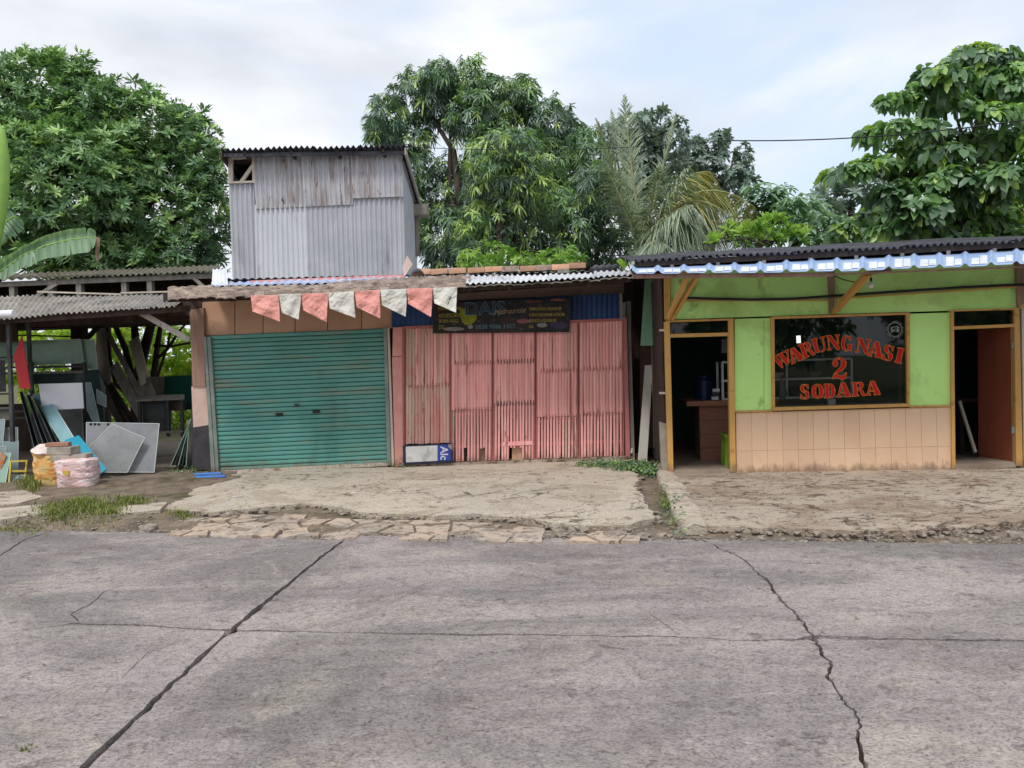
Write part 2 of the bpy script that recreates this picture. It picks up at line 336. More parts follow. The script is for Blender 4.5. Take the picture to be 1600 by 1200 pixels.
M['plastic_g'] = pm('lime_plastic', S(124, 160, 52), S(134, 170, 60), 3, .4, .05, 30, var=0)
M['plastic_b'] = pm('blue_plastic', S(24, 38, 84), S(28, 44, 92), 3, .4, .05, 30, var=.05)
M['pipe_b'] = pm('blue_pipe', S(48, 110, 186), S(60, 124, 200), 5, .5, .1, 50, var=.08)
M['white'] = pm('white_enamel', S(224, 226, 232), S(236, 236, 240), 3, .5, .08, 40, var=.04)
M['red'] = pm('red_panel', S(190, 34, 40, 1.1), S(206, 44, 48, 1.1), 3, .45, .05, 30, var=0)
M['turq'] = pm('turquoise_panel', S(30, 138, 166, 1.05), S(40, 148, 174, 1.05), 2, .35, .05, 30, var=0)
M['bark'] = pm('bark', S(56, 50, 44), S(86, 76, 66), 6, .95, .9, 30, (1, 1, .3), var=.1, bdist=.02)
M['greenplank'] = pm('peeling_green_plank', S(112, 158, 128), S(136, 178, 146), 6, .85, .4, 60, (1, 1, .15), var=.0, dirt=[(S(78, 100, 84), 10, .54, .1, Z1)])
M['whiteplank'] = pm('scuffed_white_plank', S(188, 182, 172), S(206, 200, 190), 6, .85, .4, 60, (1, 1, .15), var=.0, dirt=[(S(132, 120, 106), 10, .58, .1, Z1)])
M['cable'] = pm('black_rubber', S(28, 28, 30), S(40, 40, 42), 5, .7, .1, 50, var=0)
M['bananastem'] = pm('banana_green', S(140, 182, 84), S(160, 200, 96), 3, .5, .1, 20, var=.05)

def glass_mat(name, tint, op, rough=.05, refl=1.0, ior=1.25):
    t = NT(name); tr = t.n('ShaderNodeBsdfTransparent'); tr.inputs[0].default_value = (*[0.75 + .25 * c for c in tint[:3]], 1)
    df = t.n('ShaderNodeBsdfDiffuse'); df.inputs[0].default_value = tint
    m1 = t.n('ShaderNodeMixShader'); nz = t.ramp(t.noise(t.pos(), 3, 6, .7), [(.35, max(0, op - .12 * (op > .3))), (.68, min(1, op + .10 * (op > .3)))])
    t.l(nz, m1.inputs[0]); t.l(tr.outputs[0], m1.inputs[1]); t.l(df.outputs[0], m1.inputs[2])
    gl = t.n('ShaderNodeBsdfGlossy'); gl.inputs['Roughness'].default_value = rough
    fr = t.n('ShaderNodeFresnel'); fr.inputs[0].default_value = ior
    m2 = t.n('ShaderNodeMixShader'); t.l(fr.outputs[0], m2.inputs[0]); t.l(m1.outputs[0], m2.inputs[1]); t.l(gl.outputs[0], m2.inputs[2])
    t.l(m2.outputs[0], t.out.inputs[0]); return t.m
M['pane'] = glass_mat('window_glass', S(70, 80, 74), .04, .02, ior=1.45)
M['g_green'] = glass_mat('sea_green_glass', S(150, 184, 166), .86, .1, ior=1.35)
M['g_blue'] = glass_mat('frosted_blue_glass', S(150, 192, 200), .78, .2, ior=1.35)
M['g_grey'] = glass_mat('dusty_clear_glass', S(166, 168, 172), .52, .2, ior=1.35)
M['g_dusty'] = glass_mat('dusty_pale_glass', S(176, 178, 178), .45, .2, ior=1.35)
M['g_dark'] = glass_mat('dark_glass_edge', S(60, 76, 76), .93, .1, ior=1.35)
M['g_pale'] = glass_mat('pale_mirror_glass', S(172, 190, 192), .74, .15, ior=1.4)

def emis(name, c, s):
    t = NT(name); e = t.n('ShaderNodeEmission'); e.inputs[0].default_value = c; e.inputs[1].default_value = s; t.l(e.outputs[0], t.out.inputs[0]); return t.m

def leafmat(name, stops, trans=.35, rough=.45, spec=.4):
    t = NT(name); a = t.n('ShaderNodeAttribute'); a.attribute_name = 'rnd'
    c = t.ramp(a.outputs['Fac'], stops); c = t.mix(.35, c, t.mix(1.0, c, t.ramp(t.noise(t.pos(), .8, 4), [(.3, .6), (.7, 1.4)]), 'MULTIPLY'))
    p = t.n('ShaderNodeBsdfPrincipled'); t.l(c, p.inputs['Base Color']); p.inputs['Roughness'].default_value = rough; p.inputs['Specular IOR Level'].default_value = spec
    tr = t.n('ShaderNodeBsdfTranslucent'); c2 = t.mix(1.0, c, (1.25, 1.3, .7, 1), 'MULTIPLY'); t.l(c2, tr.inputs[0])
    m = t.n('ShaderNodeMixShader'); m.inputs[0].default_value = trans; t.l(p.outputs[0], m.inputs[1]); t.l(tr.outputs[0], m.inputs[2])
    t.l(m.outputs[0], t.out.inputs[0]); return t.m
# ------------------------------------------------------------------ facades
FL = Facade(G(335, 738), G(975, 718)); FR = Facade(G(1050, 740), G(1490, 733))

# ------------------------------------------------------------------ ground
def sheet(name, x0, x1, y0, y1, z, m, kind='structure'):
    o = MB().add([(x0, y0, z), (x1, y0, z), (x1, y1, z), (x0, y1, z)], [(0, 1, 2, 3)]).make(name, m); o['kind'] = kind; return o
sheet('ground', -250, 250, -120, 400, -0.135, M['ground'])
ZR = -0.07                                            # road surface
e0, e1 = G(0, 829, ZR), G(1600, 850, ZR); es = (e1.y - e0.y) / (e1.x - e0.x)
def edge_y(x): return e0.y + (x - e0.x) * es

def jag(pts, step=.05, amp=.012, seed=0.0):
    """fractal jitter of a polyline on the ground"""
    outp = []
    for i in range(len(pts) - 1):
        a, b = pts[i], pts[i + 1]; n = max(1, int((b - a).length / step))
        for k in range(n):
            q = a.lerp(b, k / n); nz = mn.noise(Vector((q.x * 5, q.y * 5, seed))) + .55 * mn.noise(Vector((q.x * 14, q.y * 14, seed + 5))) + .4 * mn.noise(Vector((q.x * 34, q.y * 34, seed + 9)))
            d = (b - a).normalized(); outp.append(q + Vector((-d.y, d.x, 0)) * nz * amp)
    outp.append(pts[-1]); return outp
def R_(l, z=ZR): return [G(x, y, z) for x, y in l]
# transverse joint (left) and transverse crack (right), from the far edge towards the camera
T1 = R_([(543, 839), (500, 872), (440, 921), (352, 992), (130, 1200)]); d = (T1[-1] - T1[-2]).normalized(); T1[0] = T1[0] + (T1[0] - T1[1]).normalized() * .05; T1.append(T1[-1] + d * 5.5)
T2 = R_([(1098, 845), (1160, 873), (1197, 905), (1213, 925), (1240, 958), (1272, 995), (1281, 1012), (1294, 1036), (1290, 1052), (1314, 1086), (1334, 1112), (1345, 1133), (1340, 1150), (1350, 1190), (1354, 1215)]); T2.append(T2[-1] + Vector((.12, -6, 0)))
LG = R_([(-300, 992), (0, 988), (60, 982), (110, 975), (200, 976), (352, 985), (700, 991), (870, 992), (1050, 995), (1180, 1001), (1274, 997), (1400, 999), (1600, 1001), (1900, 1004)])
LG = [LG[0] + Vector((-24, LG[0].y * 0 - .2, 0))] + LG + [LG[-1] + Vector((22, -.9, 0))]
T1 = jag(T1, .06, .010, 1); T2 = jag(T2, .025, .036, 2); LG = jag(LG, .05, .018, 3)
def yat(line, x):
    for a, b in zip(line, line[1:]):
        if a.x <= x <= b.x: return a.y + (b.y - a.y) * (x - a.x) / max(1e-6, b.x - a.x)
    return line[0].y
def node(T): return min(T, key=lambda p: abs(p.y - yat(LG, p.x)))
N1, N2 = node(T1), node(T2)
def shiftx(T, far, nd, s, hw):
    o = []
    for p in T:
        g = hw * (1 + .9 * mn.noise(Vector((p.x * 3, p.y * 3, 4.0))) + .8 * mn.noise(Vector((p.x * 17, p.y * 17, s * 4.0)))) ; g = max(g, hw * .15)
        if far and p.y > nd.y + .04 or (not far and p.y < nd.y - .04): o.append(Vector((p.x + s * g, p.y, ZR)))
    return o
def lgy(x0, x1, s, hw):
    o = []
    for p in LG:
        if x0 < p.x < x1:
            g = max(.002, hw * (1 + 1.3 * mn.noise(Vector((p.x * 1.3, 0, 8.0)))))
            if abs(p.x - N2.x - .12) < .2 and s > 0: g += .028
            o.append(Vector((p.x, p.y + s * g, ZR)))
    return o
XL, XR, YN = -26, 26, -5.0
road = MB().add([(XL, YN, ZR - .05), (XR, YN, ZR - .05), (XR, edge_y(XR), ZR - .05), (XL, edge_y(XL), ZR - .05)], [(0, 1, 2, 3)]).make('road', M['gap']); road['kind'] = 'structure'
W1, W2, WL = .019, .010, .013
def far_edge(x0, x1):
    n = max(2, int((x1 - x0) / .12)); return [Vector((x0 + (x1 - x0) * i / n, edge_y(x0 + (x1 - x0) * i / n) + .022 * mn.noise(Vector((i * .35, x0, 2))), ZR)) for i in range(n + 1)]
def clip_far(l): return [p for p in l if p.y < edge_y(p.x) - .02]
ta, tb = clip_far(shiftx(T1, True, N1, -1, W1)), clip_far(shiftx(T1, True, N1, 1, W1))
tc_, td = clip_far(shiftx(T2, True, N2, -1, W2)), clip_far(shiftx(T2, True, N2, 1, W2))
ba, bb = shiftx(T1, False, N1, -1, W1), shiftx(T1, False, N1, 1, W1)
bc, bd = shiftx(T2, False, N2, -1, W2), shiftx(T2, False, N2, 1, W2)
slabs = [
    far_edge(XL, ta[0].x) + ta + lgy(XL, ta[-1].x, 1, WL)[::-1],
    far_edge(tb[0].x, tc_[0].x) + tc_ + lgy(tb[-1].x, tc_[-1].x, 1, WL)[::-1] + tb[::-1],
    far_edge(td[0].x, XR) + lgy(td[-1].x, XR, 1, WL)[::-1] + td[::-1],
    lgy(XL, ba[0].x, -1, WL) + ba + [Vector((XL, YN, ZR))],
    lgy(bb[0].x, bc[0].x, -1, WL) + bc + bb[::-1],
    lgy(bd[0].x, XR, -1, WL) + [Vector((XR, YN, ZR))] + bd[::-1]]
def crackpoly(l, w_, seed):
    q = jag(R_(l, ZR + .003), .05, .03, seed); return q
for pl in slabs: MB().prism(pl, (0, 0, -.045)).make('slab', M['road'], road)

mb = MB()                                             # narrow dirt filled cracks in the slabs
for l, w_ in [([(-30, 885), (4, 865), (40, 842), (78, 832)], .012), ([(118, 976), (120, 968), (112, 960), (148, 938), (162, 925), (192, 914)], .006), ([(1010, 952), (1035, 975), (1060, 990)], .003), ([(300, 996), (230, 1020), (190, 1060)], .003)]:
    q = jag(R_(l, ZR + .003), .04, .02, l[0][0]); m_ = len(q); A_, B_ = [], []
    for k, p_ in enumerate(q):
        d_ = (q[min(k + 1, m_ - 1)] - q[max(k - 1, 0)]).normalized(); n_ = Vector((-d_.y, d_.x, 0)) * w_ * (.5 + .5 * abs(mn.noise(p_ * 6))) * min(1, .15 + min(k, m_ - 1 - k) * .25); A_.append(p_ + n_); B_.append(p_ - n_)
    mb.add(A_ + B_, [(k, k + 1, m_ + k + 1, m_ + k) for k in range(m_ - 1)])
mb.make('crack_dirt', M['gap'], road, kind='stuff')
# roadside earth: a height field under and between the concrete pads
def earth(q):
    x, y = q.x, q.y
    h = -.055 + .022 * mn.noise(Vector((x * 1.2, y * 1.2, 0))) + .014 * mn.noise(Vector((x * 5, y * 5, 1))) + .008 * mn.noise(Vector((x * 15, y * 15, 2)))
    t = (x + 3.6) / -.9                                # heap of earth in front of the open shed
    t = max(0, min(1, t)); h += t * .075
    e = max(0, min(1, (y - edge_y(x)) / .35)); return h * e + (ZR - .012) * (1 - e)
def eg(x0, x1, nx, ny):
    def fn(a, b):
        x = x0 + (x1 - x0) * a; y = edge_y(x) + (14.5 - edge_y(x)) * b ** 1.5; q = Vector((x, y, 0)); q.z = earth(q); return tuple(q)
    return MB().grid(fn, nx, ny)
o = eg(-9, 8.5, 420, 130).make('roadside_earth', M['dirt'], smooth=True); o['kind'] = 'structure'
def up(l, z): return [Vector((p.x, p.y, z)) for p in l]

# concrete pads with broken front edges
pc = jag(R_([(255, 795), (330, 800), (420, 792), (470, 786), (520, 790), (560, 800), (620, 803), (680, 806), (740, 802), (800, 808), (860, 816), (920, 822), (960, 824), (985, 818), (1022, 810)], 0), .07, .06, 11)
pb = jag(R_([(1022, 810), (1012, 790), (1002, 772), (990, 757), (1000, 745), (985, 733)], 0), .07, .06, 12)
bk = [FL.at(FL.ux(985, 722), -.25, 0), FL.at(-.45, -.25, 0)]
lf = jag(R_([(318, 752), (290, 768), (262, 780), (255, 795)], 0), .08, .04, 13)
FC = MB().prism(pc + pb[1:-1] + bk + lf[:-1], (0, 0, -.10)).make('forecourt', M['court']); FC['kind'] = 'structure'
pc2 = jag(R_([(1098, 820), (1150, 824), (1250, 826), (1330, 829), (1420, 829), (1500, 824), (1560, 818), (1640, 808), (1900, 808)], 0), .07, .05, 15)
bk2 = [FR.at(7.0, -.02, 0), FR.at(-.02, -.02, 0)]
FC2 = MB().prism(pc2 + bk2 + jag(R_([(1052, 752), (1098, 820)], 0), .1, .01, 16)[:-1], (0, 0, -.10)).make('forecourt_apron', M['court2']); FC2['kind'] = 'structure'
# pads left of the shed (low cracked kerb slabs)
for pl in ([(-300, 772), (-20, 770), (40, 766), (66, 776), (30, 786), (-20, 790), (-300, 796)], [(-300, 800), (0, 794), (60, 788), (104, 792), (70, 802), (0, 812), (-300, 815)], [(172, 792), (240, 786), (262, 784), (250, 796), (190, 803)]):
    L = R_(pl, .035); MB().prism(jag(L + [L[0]], .12, .03, 21)[:-1], (0, 0, -.09)).make('concrete_slab', M['court'], None)['kind'] = 'structure'

# broken flagstones along the edge: a relaxed Voronoi cut by hand
def voronoi_cells(pts, bounds):
    cells = []
    for i, p in enumerate(pts):
        poly = [Vector(b) for b in bounds]
        for j, q in enumerate(pts):
            if i == j or (q - p).length > 1.8: continue
            m = (p + q) / 2; n = (q - p); new = []
            for a, b in zip(poly, poly[1:] + poly[:1]):
                da, db = (a - m).dot(n), (b - m).dot(n)
                if da <= 0: new.append(a)
                if da * db < 0: new.append(a.lerp(b, da / (da - db)))
            poly = new
            if len(poly) < 3: break
        if len(poly) >= 3: cells.append((p, poly))
    return cells
def flags(pxa, pxb, y0a, y0b, y1a, y1b, n, seed, drop=.12):
    r = random.Random(seed); A = [G(pxa, y1a, 0), G(pxb, y1b, 0), G(pxb + 6, y0b, 0), G(pxa + 6, y0a, 0)]
    pts = []
    for k in range(n):
        for _ in range(60):
            t, s_ = r.random(), r.random(); q = (A[0].lerp(A[1], t)).lerp(A[3].lerp(A[2], t), s_)
            if all((q - z).length > .27 for z in pts): pts.append(q); break
    for p, poly in voronoi_cells(pts, A):
        if r.random() < drop: continue
        c = sum(poly, Vector()) / len(poly); sh = r.uniform(.84, .95); pl = []
        for a, b in zip(poly, poly[1:] + poly[:1]):
            pl += [c + (a - c) * sh, c + (a.lerp(b, .5 + r.uniform(-.15, .15)) - c) * (sh - r.uniform(0, .05))]
        z = r.uniform(-.058, -.03); tx, ty = r.uniform(-.05, .05), r.uniform(-.04, .05)
        pl = [Vector((q.x, q.y, z + (q.x - c.x) * tx + (q.y - c.y) * ty)) for q in pl]
        if (pl[0] - pl[len(pl) // 2]).length < .06: continue
        MB().prism(pl, (0, 0, -.045)).make('paving_stone', M['stone'], FC)
flags(262, 700, 803, 806, 829, 836, 58, 5)
flags(700, 850, 808, 816, 836, 839, 16, 6, .25); flags(850, 1000, 824, 824, 838, 839, 14, 8, .4)
flags(300, 640, 797, 801, 806, 808, 22, 12, .45)
# pale worn concrete rib between the two yards
rib = []
for k, (x, y) in enumerate([(1034, 728), (1043, 745), (1052, 762), (1062, 780), (1072, 798), (1082, 816), (1088, 826)]): rib.append(G(x, y, .0))
mb = MB(); wd = [.10, .13, .15, .15, .15, .14, .10]
def ribfn(a, b):
    t = b * (len(rib) - 1); i = min(int(t), len(rib) - 2); q = rib[i].lerp(rib[i + 1], t - i); w_ = wd[i] + (wd[i + 1] - wd[i]) * (t - i)
    an = math.pi * a; nz = mn.noise(Vector((q.x * 6 + a * 3, q.y * 6, 3))); r_ = w_ * (1 + .2 * nz)
    return (q.x + math.cos(an) * -r_, q.y + .02 * nz, -.06 + (.10 + .02 * nz) * math.sin(an) ** .35)
e_ = [ribfn(k / 12, 1.0) for k in range(13)]; mb.grid(ribfn, 12, 60); mb.add(e_, [tuple(range(13))])
tag(mb.make('kerb_ridge', M['court'], None, smooth='auto'), 'pale worn concrete ridge running to the road between the two yards', 'kerb')

# loose stones and rubble
def rock_verts(c, s, r, flat=.55, sub=1):
    bm = bmesh.new(); bmesh.ops.create_icosphere(bm, subdivisions=sub, radius=1)
    k = r.random() * 50
    sx, sy = s * r.uniform(.7, 1.3), s * r.uniform(.7, 1.2)
    vs_ = []
    for v in bm.verts:
        n = 1 + .35 * mn.noise(v.co * 1.3 + Vector((k, 0, 0))); q = v.co * n
        q = Vector((round(q.x * 2.2) / 2.2 * .5 + q.x * .5, q.y, max(-.6, min(.62, q.z))))
        vs_.append((c.x + q.x * sx, c.y + q.y * sy, c.z + q.z * s * flat))
    fs = [tuple(v.index for v in f.verts) for f in bm.faces]; bm.free(); return vs_, fs
r = random.Random(3); mb = MB()
for k in range(1700):
    px = r.uniform(-40, 1640); base = 829 + (px / 1600) * 21
    if px < 240: py = base - abs(r.gauss(0, 14)) - 2
    elif px < 860: py = base - abs(r.gauss(0, 5)) - 1; 
    elif px < 1000: py = base - r.random() ** 1.3 * 22 - 1
    else: py = base - r.random() ** 1.1 * 26 - 1
    if 260 < px < 640 and r.random() < .6: continue
    c = G(px, py, -.055); s = r.choice([.008, .012, .016, .022, .03] + ([.042, .05] if 700 < px < 1050 else [])) * r.uniform(.7, 1.2)
    c.z = max(earth(c), ZR) + s * .15; mb.add(*rock_verts(c, s, r))
for line in (pc, pc2, pb):
    for q in line:
        for _ in range(2):
            if r.random() < .75:
                c = q + Vector((r.gauss(0, .04), -abs(r.gauss(0, .05)) + .01, 0)); c.z = -.045 + r.uniform(0, .02); mb.add(*rock_verts(c, r.choice([.012, .02, .03, .04]), r, .5))
for k in range(700):                                  # grit lying on the pads and on the road margin
    px = r.uniform(250, 1640); py = r.uniform(742, 815); c = G(px, py, 0); c.z = .001; mb.add(*rock_verts(c, r.choice([.004, .006, .009]), r, .6))
for k in range(500):
    px = r.uniform(-40, 1640); c = G(px, 832 + px / 1600 * 21 + abs(r.gauss(0, 9)), ZR); mb.add(*rock_verts(c, r.choice([.003, .005, .008]), r, .6))
mb.make('rubble', M['rubble'], kind='stuff')
for (px, py, s, lab) in [(958, 836, .085, 'rounded grey stone at the road edge below the red lath shopfront'), (1588, 838, .10, 'pale block of stone at the far right of the road edge'), (108, 806, .075, 'mossy grey stone sitting in the grass by the road'), (232, 826, .12, 'greenish flat stone at the left end of the broken flagstones'), (1440, 836, .06, 'small pale stone lying in the rubble below the eating house')]:
    c = G(px, py, -.05); c.z = -.045; tag(MB().add(*rock_verts(c, s, r, .5, 2)).make('stone', M['rubble']), lab, 'stone', 'loose stones at the road edge')
for (px, py, a, lab) in [(370, 776, .06, 'white scrap of paper on the concrete before the teal shutter'), (552, 771, .035, 'tiny white scrap on the concrete right of the teal shutter middle')]:
    c = G(px, py, .006); tag(MB().prism([c + Vector((-a, 0, 0)), c + Vector((a, .02, .004)), c + Vector((a, .05, .004)), c + Vector((-a, .04, 0))], (0, 0, -.003)).make('paper_scrap', M['white']), lab, 'litter')

# grass, built blade by blade
def blades(name, spots, m):
    V = []; F_ = []; rr = []
    for (px, py, sx, sy, n, h) in spots:
        for k in range(n):
            c = G(px + r.gauss(0, sx), py + r.gauss(0, sy), -.02); c.z = max(earth(c) if c.x < -3.2 or c.y < 8.2 else 0, ZR) - .005
            hh = h * r.uniform(.5, 1.3); a = r.uniform(0, 6.28); ln = r.uniform(.2, .9) * hh; wv = Vector((math.sin(a), -math.cos(a), 0)) * .0045 * r.uniform(.7, 1.6)
            t1 = c + Vector((math.cos(a) * ln * .4, math.sin(a) * ln * .4, hh * .6)); t2 = c + Vector((math.cos(a) * ln, math.sin(a) * ln, hh * r.uniform(.7, 1.0)))
            b = len(V); V += [c - wv, c + wv, t1 + wv * .8, t1 - wv * .8, t2]; F_ += [(b, b + 1, b + 2, b + 3), (b + 3, b + 2, b + 4)]; rr += [r.random()] * 5
    o = MB().add(V, F_).make(name, m, kind='stuff'); at = o.data.attributes.new('rnd', 'FLOAT', 'POINT'); at.data.foreach_set('value', rr); return o
M['grass'] = leafmat('grass_blade', [(0, S(84, 100, 42)), (.5, S(116, 130, 62)), (.9, S(156, 156, 96)), (1, S(186, 170, 116))], .3, .6)
blades('grass', [(88, 805, 16, 6, 900, .07), (130, 797, 14, 5, 900, .10), (165, 803, 16, 5, 800, .07), (205, 790, 14, 4, 500, .07), (48, 764, 9, 4, 420, .13), (285, 802, 12, 3, 260, .05),
    (25, 820, 20, 4, 250, .05), (1048, 792, 9, 4, 240, .05), (1040, 770, 8, 8, 200, .04), (1060, 812, 8, 6, 120, .03), (35, 1155, 8, 5, 14, .03), (150, 814, 30, 4, 260, .04), (640, 728, 14, 2, 60, .04)], M['grass'])

# ------------------------------------------------------------------ open glass workshop on the left
ws = thing('glass_workshop', 'open timber shed of a glass cutter with grey corrugated roofs, left of the teal shutter', 'shed', G(150, 740))
def beam(F, a, b, wa, wb, wid, hgt, name, m, par, **k): return MB().bar(F.pt(*a, wa), F.pt(*b, wb), wid, hgt).make(name, m, par, **k)
# front roof of fibre cement sheets
xs = [-330, -215, -100, 15, 80, 145, 210, 272]
def edg(x): return 496 - (x) * .068 + (3 if x < 20 else 0)
def top(x): return 463 - x * .012
for i in range(len(xs) - 1):
    a, b = xs[i], xs[i + 1]; dz = .012 * (i % 2)
    MB().corr(FL.pt(a, edg(a), .35 + dz), FL.pt(b + 2, edg(b), .35 + dz), FL.pt(b + 28, top(b) - dz * 60, -1.25), FL.pt(a + 26, top(a) - dz * 60, -1.25), 8 if b > 20 else 14, .016, nv=6, th=.008, wob=.012).make('roof_sheet', M['asb'], ws)
for a, b in [((60, 456), (190, 460)), ((190, 458), (300, 455))]: beam(FL, a, b, -1.2, -1.2, .08, .025, 'ridge_strip', M['palewood'], ws)
beam(FL, (-330, 522), (26, 499), .25, .25, .06, .10, 'eave_beam', M['darkwood'], ws); beam(FL, (26, 500), (296, 482), .25, .25, .06, .09, 'eave_beam', M['darkwood'], ws)
MB().tube([FL.pt(-330, 512, .50), FL.pt(0, 491.5, .50), FL.pt(22, 490.5, .50)], .062, 16).make('gutter_pipe', M['white'], ws, smooth='auto')
# rear roof
for i, (a, b) in enumerate([(-330, -200), (-200, -70), (-70, 60), (60, 150), (150, 240), (240, 333)]):
    ya, yb = 437 - a * .042, 437 - b * .042; dz = .01 * (i % 2)
    MB().corr(FL.pt(a, ya, -1.9 + dz), FL.pt(b + 2, yb, -1.9 + dz), FL.pt(b + 14, yb - 9, -4.6), FL.pt(a + 14, ya - 9, -4.6), 10, .018, nv=3, th=.01, wob=.01).make('roof_sheet', M['asb_moss'], ws)
beam(FL, (-330, 458), (333, 431), -2.0, -2.0, .05, .09, 'rear_eave_beam', M['greywood'], ws)
for x, wd_, y0, y1 in [(82, 40, 441, 480), (126, 38, 439, 470), (196, 30, 437, 466), (236, 36, 435, 466), (22, 34, 447, 475)]:
    MB().bar(FL.pt(x - 1, y0, -2.05), FL.pt(x + 1, y1 + 12, -2.05), wd_ * .0035, .09).make('roof_post', M['greywood'], ws)
beam(FL, (90, 443), (52, 466), -1.98, -1.98, .05, .06, 'roof_brace', M['greywood'], ws); beam(FL, (303, 434), (322, 452), -1.98, -1.98, .05, .06, 'roof_brace', M['greywood'], ws)
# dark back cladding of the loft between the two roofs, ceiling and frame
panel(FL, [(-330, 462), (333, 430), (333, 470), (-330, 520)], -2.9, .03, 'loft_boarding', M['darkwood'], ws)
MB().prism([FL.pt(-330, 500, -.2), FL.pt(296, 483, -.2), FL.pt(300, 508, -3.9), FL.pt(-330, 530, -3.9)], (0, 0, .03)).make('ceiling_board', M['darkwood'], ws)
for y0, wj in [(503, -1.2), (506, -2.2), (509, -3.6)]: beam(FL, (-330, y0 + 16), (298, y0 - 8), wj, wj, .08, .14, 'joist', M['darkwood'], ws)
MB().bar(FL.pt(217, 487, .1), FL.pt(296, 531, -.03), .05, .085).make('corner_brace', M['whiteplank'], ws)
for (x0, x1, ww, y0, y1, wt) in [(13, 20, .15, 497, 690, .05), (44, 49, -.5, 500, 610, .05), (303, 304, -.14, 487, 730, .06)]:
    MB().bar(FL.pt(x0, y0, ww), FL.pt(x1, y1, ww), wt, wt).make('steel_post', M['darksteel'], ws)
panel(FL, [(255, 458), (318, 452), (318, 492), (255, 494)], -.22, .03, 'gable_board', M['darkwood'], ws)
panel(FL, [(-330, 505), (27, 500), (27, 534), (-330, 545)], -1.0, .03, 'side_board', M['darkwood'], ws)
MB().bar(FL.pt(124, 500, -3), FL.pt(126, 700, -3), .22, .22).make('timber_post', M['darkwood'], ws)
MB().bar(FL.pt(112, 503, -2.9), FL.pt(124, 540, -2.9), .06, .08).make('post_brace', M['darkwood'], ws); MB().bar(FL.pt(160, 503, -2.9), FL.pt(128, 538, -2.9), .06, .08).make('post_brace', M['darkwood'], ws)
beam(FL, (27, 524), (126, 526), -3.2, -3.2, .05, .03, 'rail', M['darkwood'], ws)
# green and dark screens at the back, floor
sheet_f = [FL.at(-8.5, -.1, .012), FL.at(-.35, -.1, .012), FL.at(-.35, -5, .012), FL.at(-8.5, -5, .012)]
MB().prism(sheet_f, (0, 0, -.06)).make('earth_floor', M['floor'], ws)
MB().prism([FL.at(-9, -3.95, 0), FL.at(-4.2, -3.95, 0), FL.at(-4.2, -3.95, 1.0), FL.at(-9, -3.95, 1.0)], FL.n * .04).make('rear_screen', M['darkwood'], ws)
panel(FL, [(255, 588), (300, 586), (300, 640), (255, 640)], -3.2, .02, 'green_screen', pm('dark_green_panel', S(20, 84, 72), S(26, 92, 80), 2, var=0), ws)
panel(FL, [(216, 590), (256, 588), (256, 625), (216, 625)], -3.15, .02, 'grey_screen', M['greywood'], ws)
MB().prism([FL.at(-.30, -.3, 0), FL.at(-.30, -.3, 1.5), FL.at(-.30, -5, 1.5), FL.at(-.30, -5, 0)], FL.u * .04).make('side_boarding', M['darkwood'], ws)

# goods of the workshop -------------------------------------------------
M['g_edge'] = pm('ground_glass_edge', S(196, 208, 204), S(214, 222, 218), 8, .3, .1, 50, var=.05)
def pane_obj(pts, ws_, th, name, m, lab, cat='glass sheet', grp=None, edge=None):
    """a flat sheet given by its four corners in the picture, each at its own distance before the shopfront"""
    A = [FL.pt(x, y, w_) for (x, y), w_ in zip(pts, ws_)]
    n = (A[1] - A[0]).cross(A[3] - A[0]).normalized()
    if n.dot(FL.n) > 0: n = -n
    o = MB().prism(A, n * th).make(name, m)
    if name == 'glass_sheet' and m is not M['g_dark']:
        e = MB()
        for a, b in zip(A, A[1:] + A[:1]): e.bar(a - n * .002, b - n * .002, .007, .004, up=n)
        e.make('ground_edge', M['g_edge'], o)
    return tag(o, lab, cat, grp)
GS = 'glass and board sheets stored at the workshop'
pane_obj([(34, 523), (47.5, 607), (31, 607), (21, 558)], [-.32, -.25, -.25, -.32], .012, 'red_panel', M['red'], 'bright red panel standing behind the steel post with a slanting top', 'panel', GS)
pane_obj([(48, 532), (126, 530), (131, 567), (50, 571)], [-1.6] * 4, .01, 'glass_sheet', M['g_green'], 'long sea green glass sheet standing on the top shelf of the rack', grp=GS)
pane_obj([(127, 530.5), (148, 531), (153, 577), (133, 577)], [-1.66] * 4, .01, 'glass_sheet', M['g_green'], 'short greenish glass sheet at the right end of the rack top', grp=GS)
pane_obj([(-60, 536), (43, 533), (44, 566), (-60, 572)], [-1.7] * 4, .01, 'glass_sheet', M['g_green'], 'green glass sheet partly hidden behind the red panel and steel post', grp=GS)
pane_obj([(60, 600), (128.5, 598), (131, 638), (66, 641)], [-.55] * 4, .008, 'white_board', M['white'], 'plain white board leaning on the rack between dark sheets', 'board', GS)
pane_obj([(50, 583), (132, 578), (132, 598), (50, 600)], [-1.62] * 4, .01, 'glass_sheet', M['g_dark'], 'dark grey sheet lying above the white board on the rack', grp=GS)
pane_obj([(133, 578), (154, 577), (164, 604), (164, 664), (137, 664)], [-1.5, -1.5, -1.3, -1.2, -1.2], .01, 'glass_sheet', M['g_dark'], 'tall dusty dark sheet right of the white board', grp=GS)
pane_obj([(134, 598), (142, 598), (157, 664), (150, 668), (136, 640)], [-1.2, -1.2, -.9, -.9, -1.0], .01, 'glass_sheet', M['g_pale'], 'narrow pale glass strip leaning right of the white board', grp=GS)
pane_obj([(151, 608), (166, 618), (166, 636), (152, 630)], [-1.25] * 4, .01, 'glass_sheet', M['g_pale'], 'small pale offcut right of the leaning glass strips', grp=GS)
pane_obj([(51, 617), (72, 613), (117, 686), (95, 690)], [-.75, -.75, .02, .02], .01, 'glass_sheet', M['g_blue'], 'long pale blue glass strip leaning above the turquoise panel', grp=GS)
